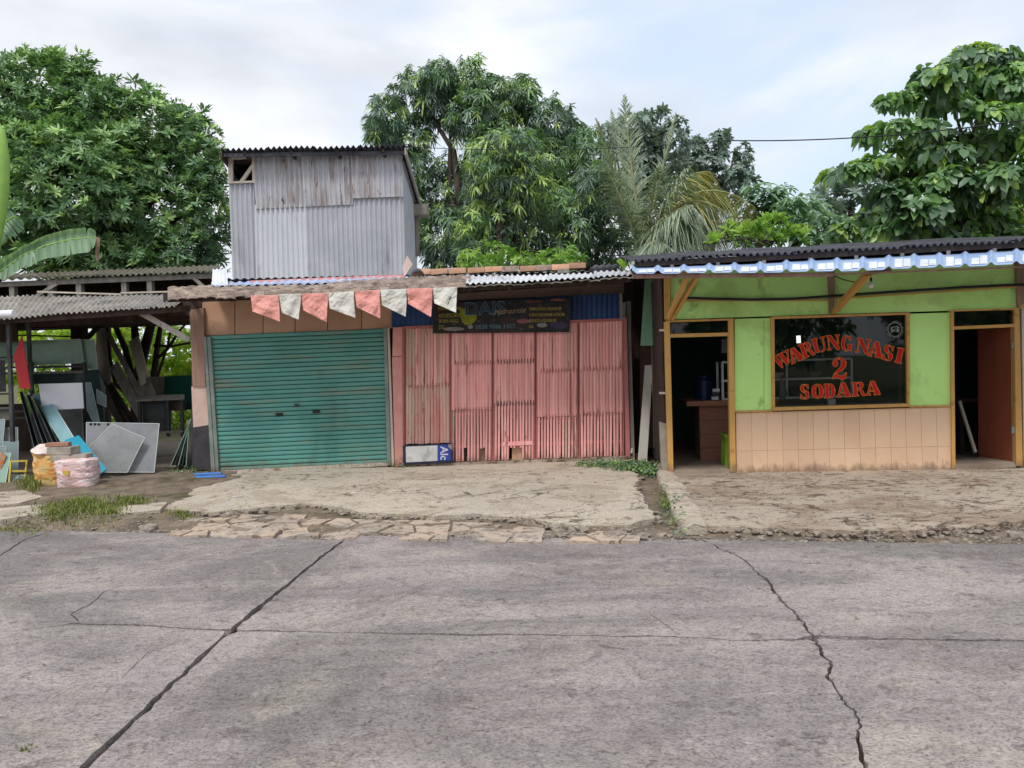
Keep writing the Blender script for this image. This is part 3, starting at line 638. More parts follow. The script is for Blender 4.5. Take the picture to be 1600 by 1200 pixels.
pane_obj([(60, 641), (128, 638), (132, 700), (66, 700)], [-1.30] * 4, .01, 'glass_sheet', M['g_grey'], 'large grey clear sheet below the white board', grp=GS)
pane_obj([(95, 690), (123, 680), (167, 733), (145, 748)], [.02, .0, .5, .62], .01, 'turquoise_panel', M['turq'], 'turquoise panel leaning to the right behind the pink sack', 'panel', GS)
hs = pane_obj([(135, 660), (249, 662), (241, 738), (135, 737)], [-.28, -.28, .1, .1], .008, 'glass_sheet', M['g_grey'], 'wide grey glass sheet with four dark drilled holes along its top', grp=GS)
for x in (142, 148.5, 154.5, 169): c = FL.pt(x, 663, -.262); MB().tube([c, c + FL.n * .006], .021, 14).make('drill_hole_plug', M['cable'], hs)
pane_obj([(175, 662), (226, 684), (199, 738), (158, 738), (138, 700)], [-.10, -.02, .2, .2, .0], .008, 'glass_sheet', M['g_dusty'], 'tilted pale glass sheet standing on its corner before the drilled sheet', grp=GS)
r = random.Random(9)
for k, lb in enumerate(['leftmost', 'second', 'third', 'fourth', 'fifth', 'last']):
    x = 31 + k * 5.5; pane_obj([(x - 1, 612 + k * 2.5), (x + 4, 612 + k * 2.5), (x + 32 + k * 3, 704), (x + 24 + k * 3, 708)], [-.5, -.9, -.35, .25], .008, 'dark_sheet', M['g_dark'] if k % 2 else M['darksteel'], f'{lb} of the dark sheets leaning under the red panel', grp='dark sheets leaning under the red panel')
for k, lb in enumerate(['outermost', 'second outermost', 'middle', 'second innermost', 'innermost']):
    x = 300 - k * .8; pane_obj([(x - 2.2, 655 + k * 2), (x, 655 + k * 2), (276 + k * 6, 726), (266 + k * 6, 727)], [-.25, -.9, -.9, -.15], .012, 'dark_glass', M['g_dark'] if k % 2 else M['g_green'], f'{lb} of the dark glass sheets leaning against the painted pillar', grp='dark glass leaning against the pillar')
for (pts, wv, m, lb) in [
    ([(-40, 657), (8, 655), (4, 700), (-40, 704)], [-.1] * 4, M['g_pale'], 'pale glass sheet cut off by the left side of the photo'),
    ([(8, 669), (28, 668), (28, 702), (8, 703)], [-.16] * 4, M['g_grey'], 'small upright grey glass pane behind the yellow frame'),
    ([(5, 690), (29, 689), (28, 738), (5, 740)], [-.05] * 4, M['g_pale'], 'pale glass pane standing just behind the yellow frame'),
    ([(-50, 698), (10, 697), (2, 752), (-50, 754)], [.15] * 4, M['g_pale'], 'dusty glass pane at the front left behind the rusty board'),
    ([(8, 708), (17, 708), (8, 758), (-6, 760)], [.35, .35, .55, .55], M['g_green'], 'narrow green edged glass leaning right of the rusty board'),
    ([(12, 744), (42, 742), (36, 756), (6, 758)], [.30, .30, .5, .5], M['g_pale'], 'broken glass offcut lying inside the yellow frame')]:
    pane_obj(pts, wv, .008, 'glass_sheet', m, lb, grp=GS)
pane_obj([(-60, 706), (0, 706), (10, 712), (-6, 752), (-60, 754)], [.4, .4, .4, .5, .5], .015, 'rusty_board', pm('rusty_board', S(150, 120, 96), S(186, 150, 120), 9, .9, .5, 50, var=0, dirt=[(S(188, 96, 44), 6, .55, .1, (1, 1, 1))]), 'rust stained board leaning at the left side of the photo', 'board', GS)
yf = thing('yellow_frame', 'small yellow painted frame standing on the ground left of the sacks', 'frame', FL.pt(30, 758, .6))
M['yel'] = pm('yellow_paint', S(196, 172, 60), S(206, 186, 84), 6, .6, .2, 50, var=0)
for a, b in [((16, 721), (43, 720)), ((42, 720), (38, 758)), ((17, 721), (14, 758)), ((16, 736), (42, 736))]: MB().bar(FL.pt(*a, .45), FL.pt(*b, .55), .022, .022).make('frame_bar', M['yel'], yf)
rk = thing('steel_rack', 'dark steel shelf rack holding green glass and a white board', 'rack', FL.pt(100, 700, -1.5))
for x in (49, 132): MB().bar(FL.pt(x, 566, -1.55), FL.pt(x + 4, 712, -1.55), .05, .05).make('post', M['darksteel'], rk)
for y, wd_ in ((573, .03), (582, .03), (642, .04), (652, .04)): MB().bar(FL.pt(-60, y + 3, -1.55), FL.pt(134, y - 1, -1.55), wd_, .04).make('shelf_rail', M['greywood'] if y == 582 else M['darksteel'], rk)
for y in (572, 645): MB().prism([FL.pt(-60, y + 4, -1.60), FL.pt(134, y, -1.60), FL.pt(134, y, -2.2), FL.pt(-60, y + 4, -2.2)], (0, 0, -.02)).make('shelf', M['darkwood'], rk)
r2 = thing('steel_shelf', 'rusty steel shelf with boards at the far left of the workshop', 'rack', FL.pt(0, 680, -.6))
for y in (558, 615, 640): MB().bar(FL.pt(-80, y + 4, -.5), FL.pt(20, y, -.5), .03, .03).make('shelf_rail', M['darksteel'], r2)
panel(FL, [(-80, 565), (7, 563), (9, 612), (-80, 616)], -.6, .01, 'dark_board', M['darksteel'], r2); panel(FL, [(-80, 638), (18, 636), (19, 656), (-80, 660)], -.55, .01, 'grey_board', M['greywood'], r2)
# planks leaning on the tree
for k, (a, b, wd_, lb, mm) in enumerate([((168, 520), (232, 640), .10, 'long thin plank leaning furthest left on the dark tree', 'greywood'), ((178, 570), (232, 668), .20, 'wide grey plank leaning low against the dark tree', 'greywood'), ((205, 532), (224, 600), .10, 'upright light plank beside the dark tree trunk', 'palewood'), ((213, 528), (228, 590), .12, 'short light plank hanging right of the upright plank', 'palewood'), ((160, 600), (205, 672), .16, 'dark plank leaning behind the drilled glass sheet', 'darkwood'), ((150, 585), (196, 676), .14, 'leftmost dark plank leaning behind the drilled glass sheet', 'darkwood'), ((172, 600), (216, 672), .10, 'second dark plank leaning behind the drilled glass sheet', 'darkwood')]):
    tag(MB().bar(FL.pt(*a, -3.2), FL.pt(*b, -2.3), wd_, .03, up=FL.n).make('plank', M[mm]), lb, 'plank', 'planks leaning in the workshop')
tag(MB().prism([FL.pt(210, 598, -2.4), FL.pt(232, 590, -2.5), FL.pt(246, 622, -2.4), FL.pt(222, 634, -2.3)], FL.n * -.02).make('grey_board', M['greywood']), 'square grey board propped on the workbench by the tree', 'board')
wb = thing('workbench', 'dark cluttered workbench with white edge at the back of the workshop', 'workbench', FL.pt(250, 700, -2.2))
MB().prism([FL.pt(212, 625, -1.7), FL.pt(288, 622, -1.7), FL.pt(288, 616, -2.6), FL.pt(216, 618, -2.6)], (0, 0, -.03)).make('bench_top', M['greywood'], wb)
for x in (218, 262, 284): MB().bar(FL.pt(x, 626, -1.75), FL.pt(x + 1, 682, -1.75), .05, .05).make('leg', M['darksteel'], wb)
MB().bar(FL.pt(218, 677, -1.72), FL.pt(286, 674, -1.72), .03, .03).make('rail', M['greywood'], wb)
panel(FL, [(222, 626), (258, 626), (256, 676), (224, 678)], -1.9, .3, 'cabinet', M['darksteel'], wb); panel(FL, [(264, 628), (284, 627), (284, 642), (264, 642)], -1.85, .2, 'drawer', M['darkwood'], wb)

# sacks --------------------------------------------------------------
def sack(name, px0, px1, pyb, pyt, depth, m, lab, seed, lean=0.0, tuft=False):
    b0, b1 = G(px0, pyb), G(px1, pyb); base = (b0 + b1) / 2; W_ = (b1 - b0).length / 2
    h = (pyb - pyt) / FPX * base.y; base.y += depth / 2
    t = thing(name, lab, 'sack', base, 'sacks in front of the workshop')
    def fn(a, b):
        an = a * 2 * math.pi; c, s_ = math.cos(an), math.sin(an); e = .62
        x = math.copysign(abs(c) ** e, c); y = math.copysign(abs(s_) ** e, s_)
        if b < .86: k = .90 + .13 * math.sin(min(1, b / .86) * math.pi * .62 + .3); z = b / .86 * h * .93
        else: q = (b - .86) / .14; k = 1.0 * (1 - q) ** .5; z = h * (.93 + .07 * q)
        if b < .08: k *= .93 + .07 * (b / .08)
        wr = .016 * mn.noise(Vector((x * 2.5 + b * 3, y * 2.5, b * 10 + x * 2 + seed))) + .030 * mn.noise(Vector((x * 1.6 + seed, y * 1.6, b * 3))) + .009 * mn.noise(Vector((x * 7 + b * 8, y * 7, b * 20 - x * 5)))
        k2 = k * (1 + wr / W_)
        return (base.x + x * W_ * k2 + lean * z, base.y + y * depth / 2 * k2, z * (1 + .05 * mn.noise(Vector((x * 1.3, y * 1.3, seed)))) - .01)
    MB().grid(fn, 72, 60).make('sack_body', m, t, smooth=True)
    return t, base, W_, h
def sackmat(name, stops, cols, weave=220):
    t = NT(name); g = t.n('ShaderNodeNewGeometry'); sp = t.n('ShaderNodeSeparateXYZ'); t.l(g.outputs['Position'], sp.inputs[0])
    nz = t.noise(t.pos((1, 1, 1.6)), 5, 7, .7, .8); c = t.ramp(nz, list(zip(stops, cols)))
    c = t.mix(t.ramp(t.noise(t.pos(), 26, 3), [(.62, 0.0), (.66, .35)]), c, S(120, 84, 70)); t.bsdf(c, .55, 0, t.bump(t.noise(t.pos((1, 1, 3)), 40, 4), .4, .01), .4); return t.m
M['sack_o'] = sackmat('orange_woven_sack', (.3, .45, .6, .72), (S(218, 126, 62), S(228, 168, 96), S(226, 196, 130), S(226, 212, 180)))
M['sack_p'] = sackmat('pink_woven_sack', (.3, .42, .55, .72), (S(206, 136, 136), S(220, 180, 178), S(226, 208, 206), S(230, 222, 220)))
M['sack_w'] = sackmat('white_woven_sack', (.3, .5, .7), (S(190, 170, 160), S(222, 206, 198), S(236, 226, 220)))
tO, bO, WO, hO = sack('sack', 52, 91, 761, 700, .34, M['sack_o'], 'orange and yellow woven sack, standing left of the pink sack', 2.0, -.03)
def neck(a, b):
    an = a * 2 * math.pi; k = (1.12 - .75 * b ** 1.4) ; nz = 1 + .14 * mn.noise(Vector((math.cos(an) * 2.5, math.sin(an) * 2.5, b * 5)))
    return (bO.x - .045 - .02 * b + math.cos(an) * WO * k * nz, bO.y + math.sin(an) * .19 * k * nz, hO * .9 + .11 * b - .035 * (1 - b) + .03 * math.cos(an + 2.6) * (1 - b))
MB().grid(neck, 48, 14).make('open_top', M['sack_w'], tO, smooth=True)
tP, bP, WP, hP = sack('sack', 86, 137, 764, 716, .36, M['sack_p'], 'bulging pink and white woven sack beside the turquoise panel', 7.0, .0)
c = bP + Vector((-.10, -.20, .20)); MB().prism([c, c + Vector((.09, -.01, 0)), c + Vector((.09, -.01, .06)), c + Vector((0, 0, .06))], (0, .025, 0)).make('printed_patch', M['yel'], tP)
def brick(px0, px1, pyt, pyb, z, dep, name, m, lab, rz, cat='block'):
    a, b = P(px0, pyb, bP.y), P(px1, pyb, bP.y); c = (a + b) / 2; L = (b - a).length / 2; h = (pyb - pyt) / FPX * bP.y / 2
    cz = math.cos(rz); sz = math.sin(rz)
    o = MB().box((c.x, c.y + dep * .2, c.z + h), (L * cz, L * sz, 0), (-sz * dep / 2, cz * dep / 2, 0), (0, 0, h)).make(name, m); bevel(o, .006); return tag(o, lab, cat)
brick(84, 136, 710, 719, 0, .24, 'concrete_slab_piece', M['block'], 'thin concrete slab lying on the pink sack', .12)
brick(77, 117, 698, 710, 0, .22, 'concrete_block', M['block'], 'pale concrete block resting on top of both sacks', -.1)
brick(73, 107, 691.5, 697.5, 0, .12, 'brick', M['brick'], 'brown brick lying on the pale concrete block', .12)
for k, (x0, x1, y, lb) in enumerate([(304, 346, 742, 'rear piece of blue pipe on the ground by the painted pillar'), (306, 352, 746.5, 'front piece of blue pipe on the ground by the painted pillar')]):
    a, b = G(x0, y, .03), G(x1, y - 2, .03); tag(MB().tube([a, b], .026, 12).make('blue_pipe', M['pipe_b'], smooth='auto'), lb, 'pipe', 'blue pipe pieces by the pillar')
# ------------------------------------------------------------------ shop with the teal roller shutter
sb = thing('shutter_shop', 'low shop with a teal roller shutter under an old tiled eave', 'shop', G(470, 735))
panel(FL, [(300, 460), (620, 444), (620, 512), (604, 514), (318, 528), (317, 500)], -.10, .04, 'wall_backing', M['darkwood'], sb)
xs = [315, 367, 411, 461, 512, 565, 622]
def ft(x): return 472 - (x - 315) * .045
def fb(x): return 524.5 - (x - 318) * .040
for a, b in zip(xs, xs[1:]):
    panel(FL, [(a + .6, ft(a)), (b - .6, ft(b)), (b - .6, fb(b)), (a + .6, fb(a))], -.02 - .004 * (a % 2), .05, 'fascia_panel', M['fascia'], sb)
# left pillar: boarded above, plastered below, tarred at the foot
panel(FL, [(296, 484), (318, 481), (321, 604), (301, 604)], .05, .20, 'pillar_boarding', M['brownwood'], sb)
panel(FL, [(299, 604), (322, 604), (326, 664), (302, 668)], .03, .20, 'pillar_plaster', M['plaster'], sb)
panel(FL, [(301, 668), (326, 664), (333, 737), (303, 731)], .035, .20, 'pillar_foot', M['black'], sb)
panel(FL, [(296, 470), (314, 468), (314, 482), (296, 485)], .0, .20, 'pillar_head', M['darkwood'], sb)
panel(FL, [(318, 526), (322, 526), (336, 738), (330, 738)], .055, .08, 'shutter_guide', M['steel'], sb); panel(FL, [(323, 526), (329, 526), (342, 738), (337, 738)], .05, .08, 'shutter_guide', M['steel'], sb)
panel(FL, [(599, 513), (604, 512), (611, 727), (605, 727)], .05, .08, 'shutter_guide', M['steel'], sb); panel(FL, [(605, 512), (608, 512), (616, 729), (612, 728)], .055, .08, 'guide_strip', M['palewood'], sb)
# roller shutter: curved slats, each a part
L0, L1, R0, R1 = Vector((328, 524.5)), Vector((341, 737)), Vector((600, 513)), Vector((606, 724))
NS = 31
rs = MB().prism(fpoly(FL, [tuple(L0), tuple(R0), tuple(R1), tuple(L1)], -.045), FL.n * -.01).make('roller_shutter', M['darksteel'], sb)
for i in range(NS):
    t0, t1 = i / NS, (i + 1) / NS
    a0, a1, c0, c1 = L0.lerp(L1, t0), L0.lerp(L1, t1), R0.lerp(R1, t0), R0.lerp(R1, t1); rows = []
    prof = [(0, -.030), (.05, -.004), (.14, .004), (.5, .007), (.84, .003), (.93, -.008), (1, -.030)] if i < NS - 1 else [(0, -.03), (.1, .006), (.5, .012), (.95, .012), (1, -.03)]
    mb = MB()
    def sfn(a, b, a0=a0, a1=a1, c0=c0, c1=c1, prof=prof):
        k = b * (len(prof) - 1); j = int(round(k)); v, w_ = prof[j]
        q0 = a0.lerp(a1, v); q1 = c0.lerp(c1, v); q = q0.lerp(q1, a); return tuple(FL.pt(q.x, q.y + .25 * mn.noise(Vector((a * 4, i * .3, 0))), w_ + .007 * mn.noise(Vector((a * 3, i * .35, 5))) + .010 * max(0, mn.noise(Vector((a * 7, i * .3, 9))) - .35)))
    mb.grid(sfn, 10, len(prof) - 1).make('slat', M['shutter'], rs)
for (x, y) in ((436, 647.5), (494, 643.5)):
    panel(FL, [(x - 5.5, y - 2), (x + 5.5, y - 2.6), (x + 5.5, y + 2), (x - 5.5, y + 2.4)], .022, .02, 'handle', M['cable'], rs)
panel(FL, [(460, 631), (467, 631), (467, 635), (460, 635)], .018, .01, 'lock', M['darksteel'], rs)
# pink pillar right of the shutter
panel(FL, [(614, 512), (628, 511), (628, 556), (613, 557)], .04, .16, 'pillar_upper', M['pinkpost'], sb); panel(FL, [(612.5, 558), (628, 557), (630, 728), (617, 729)], .045, .16, 'pillar_lower', M['pinkpost'], sb)
panel(FL, [(338, 736), (606, 722), (606, 728), (338, 742)], .02, .30, 'threshold', M['court'], sb)
# side and rear walls (rear volume)
for u_ in (-.05, 2.95, 6.58): MB().prism([FL.at(u_, -.12, 0), FL.at(u_, -.12, 2.5), FL.at(u_, -4.5, 2.5), FL.at(u_, -4.5, 0)], FL.u * .06).make('side_wall', M['greywood'], sb)
MB().prism([FL.at(-.1, -4.5, 0), FL.at(6.64, -4.5, 0), FL.at(6.64, -4.5, 2.6), FL.at(-.1, -4.5, 2.6)], FL.n * -.06).make('rear_wall', M['greywood'], sb)
MB().prism([FL.at(-.1, -.13, .004), FL.at(6.64, -.13, .004), FL.at(6.64, -4.5, .004), FL.at(-.1, -4.5, .004)], (0, 0, -.05)).make('shop_floor', M['floor'], sb)

# ------------------------------------------------------------------ shop with red lath doors
rb = thing('lath_shop', 'aquarium shop closed with five faded red lath panels below a blue sheet wall', 'shop', G(800, 728))
LP = [(632, 703, 512, 509), (704.5, 769, 510, 506), (771, 836, 507, 503), (838, 903, 504, 501), (905, 974, 501, 498.5)]
def bot(x): return 727 - (x - 632) * .034
joints = [[604], [568, 641], [566, 631], [580, 652], [577, 647]]
rr_ = random.Random(21)
for pi_, (x0, x1, yt0, yt1) in enumerate(LP):
    b0, b1 = (694, 692) if pi_ == 0 else (bot(x0) - 3, bot(x1) - 3)
    dp = MB().bar(FL.pt(x0 + .5, yt0 + 1, -.03), FL.pt(x0 + .8, bot(x0) - 1, -.03), .022, .03, up=FL.n).make('lath_panel', M['redframe'], rb)
    def rail(y, hh, mm='redframe', w_=-.045): MB().bar(FL.pt(x0 + 1, y, w_), FL.pt(x1 - .5, y - (x1 - x0) * .03, w_), .018, hh, up=(0, 0, 1)).make('rail', M[mm], dp)
    for y in [yt0 + 4] + [jj + 6 for jj in joints[pi_]] + [(b0 - 24) if pi_ else 688]: rail(y + .5, .05 if pi_ else .05)
    MB().bar(FL.pt(x1 - .6, yt1 + 1, -.03), FL.pt(x1 - .3, bot(x1) - 2, -.03), .018, .03, up=FL.n).make('stile', M['redframe'], dp)
    n = 13 if pi_ else 14; segs = [yt0 + 2] + joints[pi_] + [b0]
    for j in range(n):
        for s_ in range(len(segs) - 1):
            ya, yb = segs[s_], segs[s_ + 1]; last = s_ == len(segs) - 2 and pi_ > 0
            ff = (.76 if last else 1.03 if pi_ else .97)
            a = x0 + 1.8 + (x1 - x0 - 3.2) * (j + .5) / n; hw = (x1 - x0 - 3.2) / n * ff / 2
            sk = (a - x0) * -.03; ya += sk + .1 + rr_.uniform(-.5, .5); yb += sk - .1 + rr_.uniform(-.7, .7)
            if last and (pi_ == 1 and j in (4, 9, 10) or pi_ == 2 and j in (5, 6, 7, 8)): yb -= 20 + rr_.uniform(-2, 3)
            dx = rr_.uniform(-.75, .75); w0 = .0 + rr_.uniform(-.004, .004)
            # a split lath with a rounded face
            pr = [(-1, -.008), (-.78, .0), (-.2, .005), (.35, .004), (.82, -.001), (1, -.008)]
            V = [FL.pt(a + hw * u_, ya, w0 + ww) for u_, ww in pr] + [FL.pt(a + dx + hw * u_, yb, w0 + ww + .003) for u_, ww in pr]
            m6 = len(pr); F_ = [(k, k + 1, m6 + k + 1, m6 + k) for k in range(m6 - 1)] + [tuple(range(m6)), tuple(range(m6, 2 * m6))[::-1], (0, m6, 2 * m6 - 1, m6 - 1)]
            MB().add(V, F_).make('lath', M['pinkwood_w'] if pi_ == 0 and (s_ == 1 or rr_.random() < .25) or rr_.random() < .035 else M['pinkwood'], dp)
    # staple teeth at the joints
    mb = MB()
    for y in joints[pi_]:
        for j in range(n):
            a = x0 + 3 + (x1 - x0 - 5.5) * (j + 1.0) / n; yy = y + (a - x0) * -.03; mb.bar(FL.pt(a, yy - 4, .006), FL.pt(a + .3, yy + 3.5, .006), .012, .008, up=FL.n)
    mb.make('dark_joint', M['darkwood'] if pi_ in (2,) else M['redframe'], dp, kind='stuff')
panel(FL, [(735, 700), (772, 698), (772, 722), (735, 724)], -.07, .02, 'inner_board', M['brownwood'], rb); panel(FL, [(800, 697), (826, 696), (826, 720), (800, 721)], -.06, .02, 'inner_board', M['fascia'], rb)
panel(FL, [(722, 699), (740, 698), (740, 724), (722, 725)], -.08, .02, 'inner_board', M['darkwood'], rb)
panel(FL, [(784, 691), (832, 689), (832, 695), (784, 697)], .012, .02, 'cross_lath', M['pinkwood'], rb)
panel(FL, [(629, 510), (975, 497), (975, 501.5), (629, 514)], .02, .05, 'door_header', M['redframe'], rb)
panel(FL, [(974, 496), (979, 496), (985, 722), (978, 722)], .03, .12, 'door_post', M['redframe'], rb); panel(FL, [(980, 500), (985, 500), (992, 722), (986, 723)], -.03, .10, 'grey_post', M['greywood'], rb)
panel(FL, [(626, 512), (631, 512), (632, 728), (629, 729)], .03, .10, 'door_post', M['redframe'], rb)
panel(FL, [(630, 726), (985, 713), (985, 723), (630, 735)], .03, .30, 'threshold', M['court2'], rb)
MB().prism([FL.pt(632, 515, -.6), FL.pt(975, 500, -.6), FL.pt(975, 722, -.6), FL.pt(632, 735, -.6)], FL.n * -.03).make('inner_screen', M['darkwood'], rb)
# blue ribbed sheets above the doors
bx = [612, 700, 790, 880, 972]
for a, b in zip(bx, bx[1:]):
    dz = .003 * (a % 3); MB().corr(FL.pt(a, 511 - (a - 620) * .036, .0 + dz), FL.pt(b, 511 - (b - 620) * .036, .0 + dz), FL.pt(b, 440 - (b - 620) * .02, .0 + dz), FL.pt(a, 440 - (a - 620) * .02, .0 + dz), (b - a) / 8.0, .008, nv=1, th=.004, flat=True).make('blue_sheet', M['bluewall'], rb)
MB().prism([FL.pt(716, 459, .92), FL.pt(975, 443, .92), FL.pt(975, 458, .03), FL.pt(716, 470, .03)], (0, 0, .015)).make('eave_ceiling', M['darkwood'], rb)
panel(FL, [(968, 440), (972, 440), (973, 500), (969, 500)], .03, .05, 'corner_post', M['greywood'], rb)

# ------------------------------------------------------------------ lettering helper with the built-in font
def text3(body, F, pa, pb, hgt, w_, m, name, par, shear=0.0, bold=0.0):
    """pa, pb: pixel ends of the baseline on facade F; the line is stretched to fit"""
    cu = bpy.data.curves.new(name, 'FONT'); cu.body = body; cu.size = 1.0; cu.shear = shear; cu.offset = bold; cu.resolution_u = 3
    o = bpy.data.objects.new('tmp', cu); col.objects.link(o); dg = bpy.context.evaluated_depsgraph_get(); me = o.evaluated_get(dg).to_mesh()
    vs_ = [Vector(v.co) for v in me.vertices]; fs = [tuple(p.vertices) for p in me.polygons]; o.to_mesh_clear(); bpy.data.objects.remove(o)
    x0 = min(v.x for v in vs_); x1 = max(v.x for v in vs_); A, B = Vector(pa), Vector(pb); up_ = Vector((B.y - A.y, A.x - B.x)); up_.normalize()
    if up_.y > 0: up_ = -up_
    V = []
    for v in vs_:
        q = A.lerp(B, (v.x - x0) / (x1 - x0)) + up_ * (v.y / .70 * hgt); V.append(FL_pt(F, q, w_))
    return MB().add(V, fs).make(name, m, par)
def FL_pt(F, q, w_): return F.pt(q.x, q.y, w_)
def flat(name, c, e=.6):
    t = NT(name); t.bsdf(t.ramp(t.noise(t.pos(), 14, 5, .7), [(.35, tuple(x * .72 for x in c[:3]) + (1,)), (.6, c)]), e, 0, None, .3); return t.m
# banner ----------------------------------------------------------------
t = NT('banner_print'); p = t.pos(); c = t.ramp(t.noise(p, 2.2, 7, .7, .8), [(.32, S(26, 32, 40)), (.5, S(44, 42, 46)), (.62, S(66, 50, 48)), (.75, S(44, 54, 62))])
c = t.mix(t.ramp(t.noise(p, 16, 5, .75), [(.56, 0.0), (.66, .5)]), c, S(112, 110, 104)); t.bsdf(c, .6, 0, t.bump(t.noise(p, 5, 4), .3, .02), .3); M['banner'] = t.m
BP = [(677, 473), (891, 465.5), (890, 519), (676, 521)]
def bfn(a, b):
    A, B, C_, D_ = map(Vector, BP); q = (A.lerp(B, a)).lerp(D_.lerp(C_, a), b); q.y += 1.3 * math.sin(a * 9) * (1 - b) * .6
    return tuple(FL.pt(q.x, q.y, .085 + .006 * mn.noise(Vector((a * 5, b * 3, 1)))))
bn = tag(MB().grid(bfn, 60, 16).make('shop_banner', M['banner'], None, smooth=True), 'dark weathered aquarium shop banner hanging over the red lath doors', 'banner')
BY = flat('banner_yellow', S(176, 160, 70)); BC = flat('banner_cyan', S(96, 122, 132)); BW = flat('banner_white', S(150, 148, 140)); BB = flat('banner_navy', S(38, 66, 100)); BG = flat('banner_olive', S(142, 150, 44)); BR = flat('banner_pink', S(150, 92, 92)); BK = flat('banner_black', S(18, 18, 20)); BP_ = flat('banner_cream', S(176, 150, 120))
wq = .096
def blob(cx, cy, rx, ry, m, name, w_, seed=0, cut=0):
    pts = [(cx + rx * math.cos(a) * (1 + .12 * mn.noise(Vector((math.cos(a), math.sin(a), seed)))), cy + ry * math.sin(a) * (1 + .15 * mn.noise(Vector((math.cos(a) * 2, math.sin(a) * 2, seed))))) for a in [2 * math.pi * k / 24 for k in range(24)]]
    return MB().prism(fpoly(FL, pts, w_), FL.n * -.001).make(name, m, bn)
tx = [(718, 481), (727, 482), (730, 492), (745, 492), (744, 500), (738, 506), (728, 508), (722, 503), (719, 494)]
MB().prism(fpoly(FL, tx, wq - .003), FL.n * -.001).make('printed_swirl', BG, bn)
blob(818, 502, 11, 3.5, BR, 'printed_fish', wq - .003, 2); blob(847, 508, 8, 3.4, BW, 'printed_stone', wq - .003, 3); blob(874, 508, 14, 6, flat('banner_violet', S(70, 62, 92)), 'printed_coral', wq - .004, 4)
blob(871, 468.5, 12, 2.0, BR, 'printed_fish', wq - .003, 6); blob(709, 514, 16, 3, BW, 'printed_stone', wq - .004, 7)
text3('DAIS', FL, (727, 492.5), (790, 490), 20, wq, BC, 'printed_word', bn, bold=.03); text3('DAIS', FL, (728, 491.7), (789, 489.3), 18.4, wq + .003, BB, 'printed_word_fill', bn, bold=-.003)
text3('Hydroartist', FL, (772, 491.5), (823, 488), 8.5, wq + .006, BP_, 'printed_script', bn, shear=.5)
text3('PERALATAN', FL, (685, 485), (721, 484), 5.2, wq, BY, 'printed_line', bn, bold=.01)
for i, (s_, x0, x1, y) in enumerate([('AKSESORIS', 685, 720, 496.2), ('IKAN HIAS', 686, 716, 504.6), ('DLL', 686, 696, 514)]): text3(s_, FL, (x0, y), (x1, y - .8), 6.0, wq, BY, 'printed_line', bn, bold=.01)
for i, (s_, x0, x1, y) in enumerate([('MELAYANI', 824, 845, 473.5), ('PEMBUATAN AQUARIUM', 827, 877, 485.2), ('KURAS AQUARIUM & KOLAM', 827, 882, 494.4), ('SERVICE AQUARIUM', 827, 869, 503.6), ('DLL', 827, 834, 512.8)]): text3(s_, FL, (x0, y), (x1, y - .9), 4.9 if i else 3.6, wq, BY if i else BR, 'printed_line', bn, bold=.012)
text3('0838 9086 1427', FL, (743, 514), (805, 512.4), 6.4, wq + .003, BC, 'printed_number', bn, bold=.02); blob(735, 510.6, 4, 3.4, BW, 'printed_phone_icon', wq, 9)
# fallen sign at the foot of the left lath panel -------------------------------
sg = thing('fallen_sign', 'white and blue sign standing on its side at the foot of the left lath panel', 'sign', G(668, 727))
def sp(pts, w_, th, nm, m): return panel(FL, pts, w_, th, nm, m, sg)
sp([(629, 697), (707, 693), (707.5, 722), (631, 726)], .10, .05, 'sign_box', pm('sign_navy_edge', S(36, 40, 62), S(52, 56, 76), 4, var=0))
sp([(634, 698), (683.5, 695.8), (683.5, 720), (634.5, 722.5)], .106, .003, 'white_face', pm('sign_white_face', S(196, 196, 194), S(214, 214, 212), 4, .5, .2, 40, var=0, dirt=[(S(170, 170, 166), 7, .55, .1, (1, 1, 1))]))
sp([(683.5, 695.8), (704, 694.8), (704, 719), (683.5, 720)], .106, .003, 'blue_face', pm('sign_blue_face', S(46, 66, 156), S(56, 78, 166), 4, .5, .1, 40, var=0))
WL_ = flat('sign_white_letter', S(214, 214, 216))
def rtext(body, cx, y0, y1, w_, hgt, name):             # reads downwards, turned a quarter
    cu = bpy.data.curves.new(name, 'FONT'); cu.body = body; cu.size = 1.0; cu.offset = .02; o = bpy.data.objects.new('tmp', cu); col.objects.link(o)
    me = o.evaluated_get(bpy.context.evaluated_depsgraph_get()).to_mesh(); vs_ = [Vector(v.co) for v in me.vertices]; fs = [tuple(p_.vertices) for p_ in me.polygons]; o.to_mesh_clear(); bpy.data.objects.remove(o)
    xa = min(v.x for v in vs_); xb = max(v.x for v in vs_)
    MB().add([FL.pt(cx + v.y / .7 * hgt, y0 + (y1 - y0) * (v.x - xa) / (xb - xa), w_) for v in vs_], fs).make(name, WL_ if w_ > .1065 else BB, sg)
rtext('Alc', 688.5, 697, 718.5, .109, 11.5, 'letters'); rtext('L M P', 676, 701, 720, .1085, 3.2, 'small_letters')
sp([(700, 694.5), (707, 694), (707, 704), (701, 699)], .112, .004, 'torn_corner', M['greywood'])

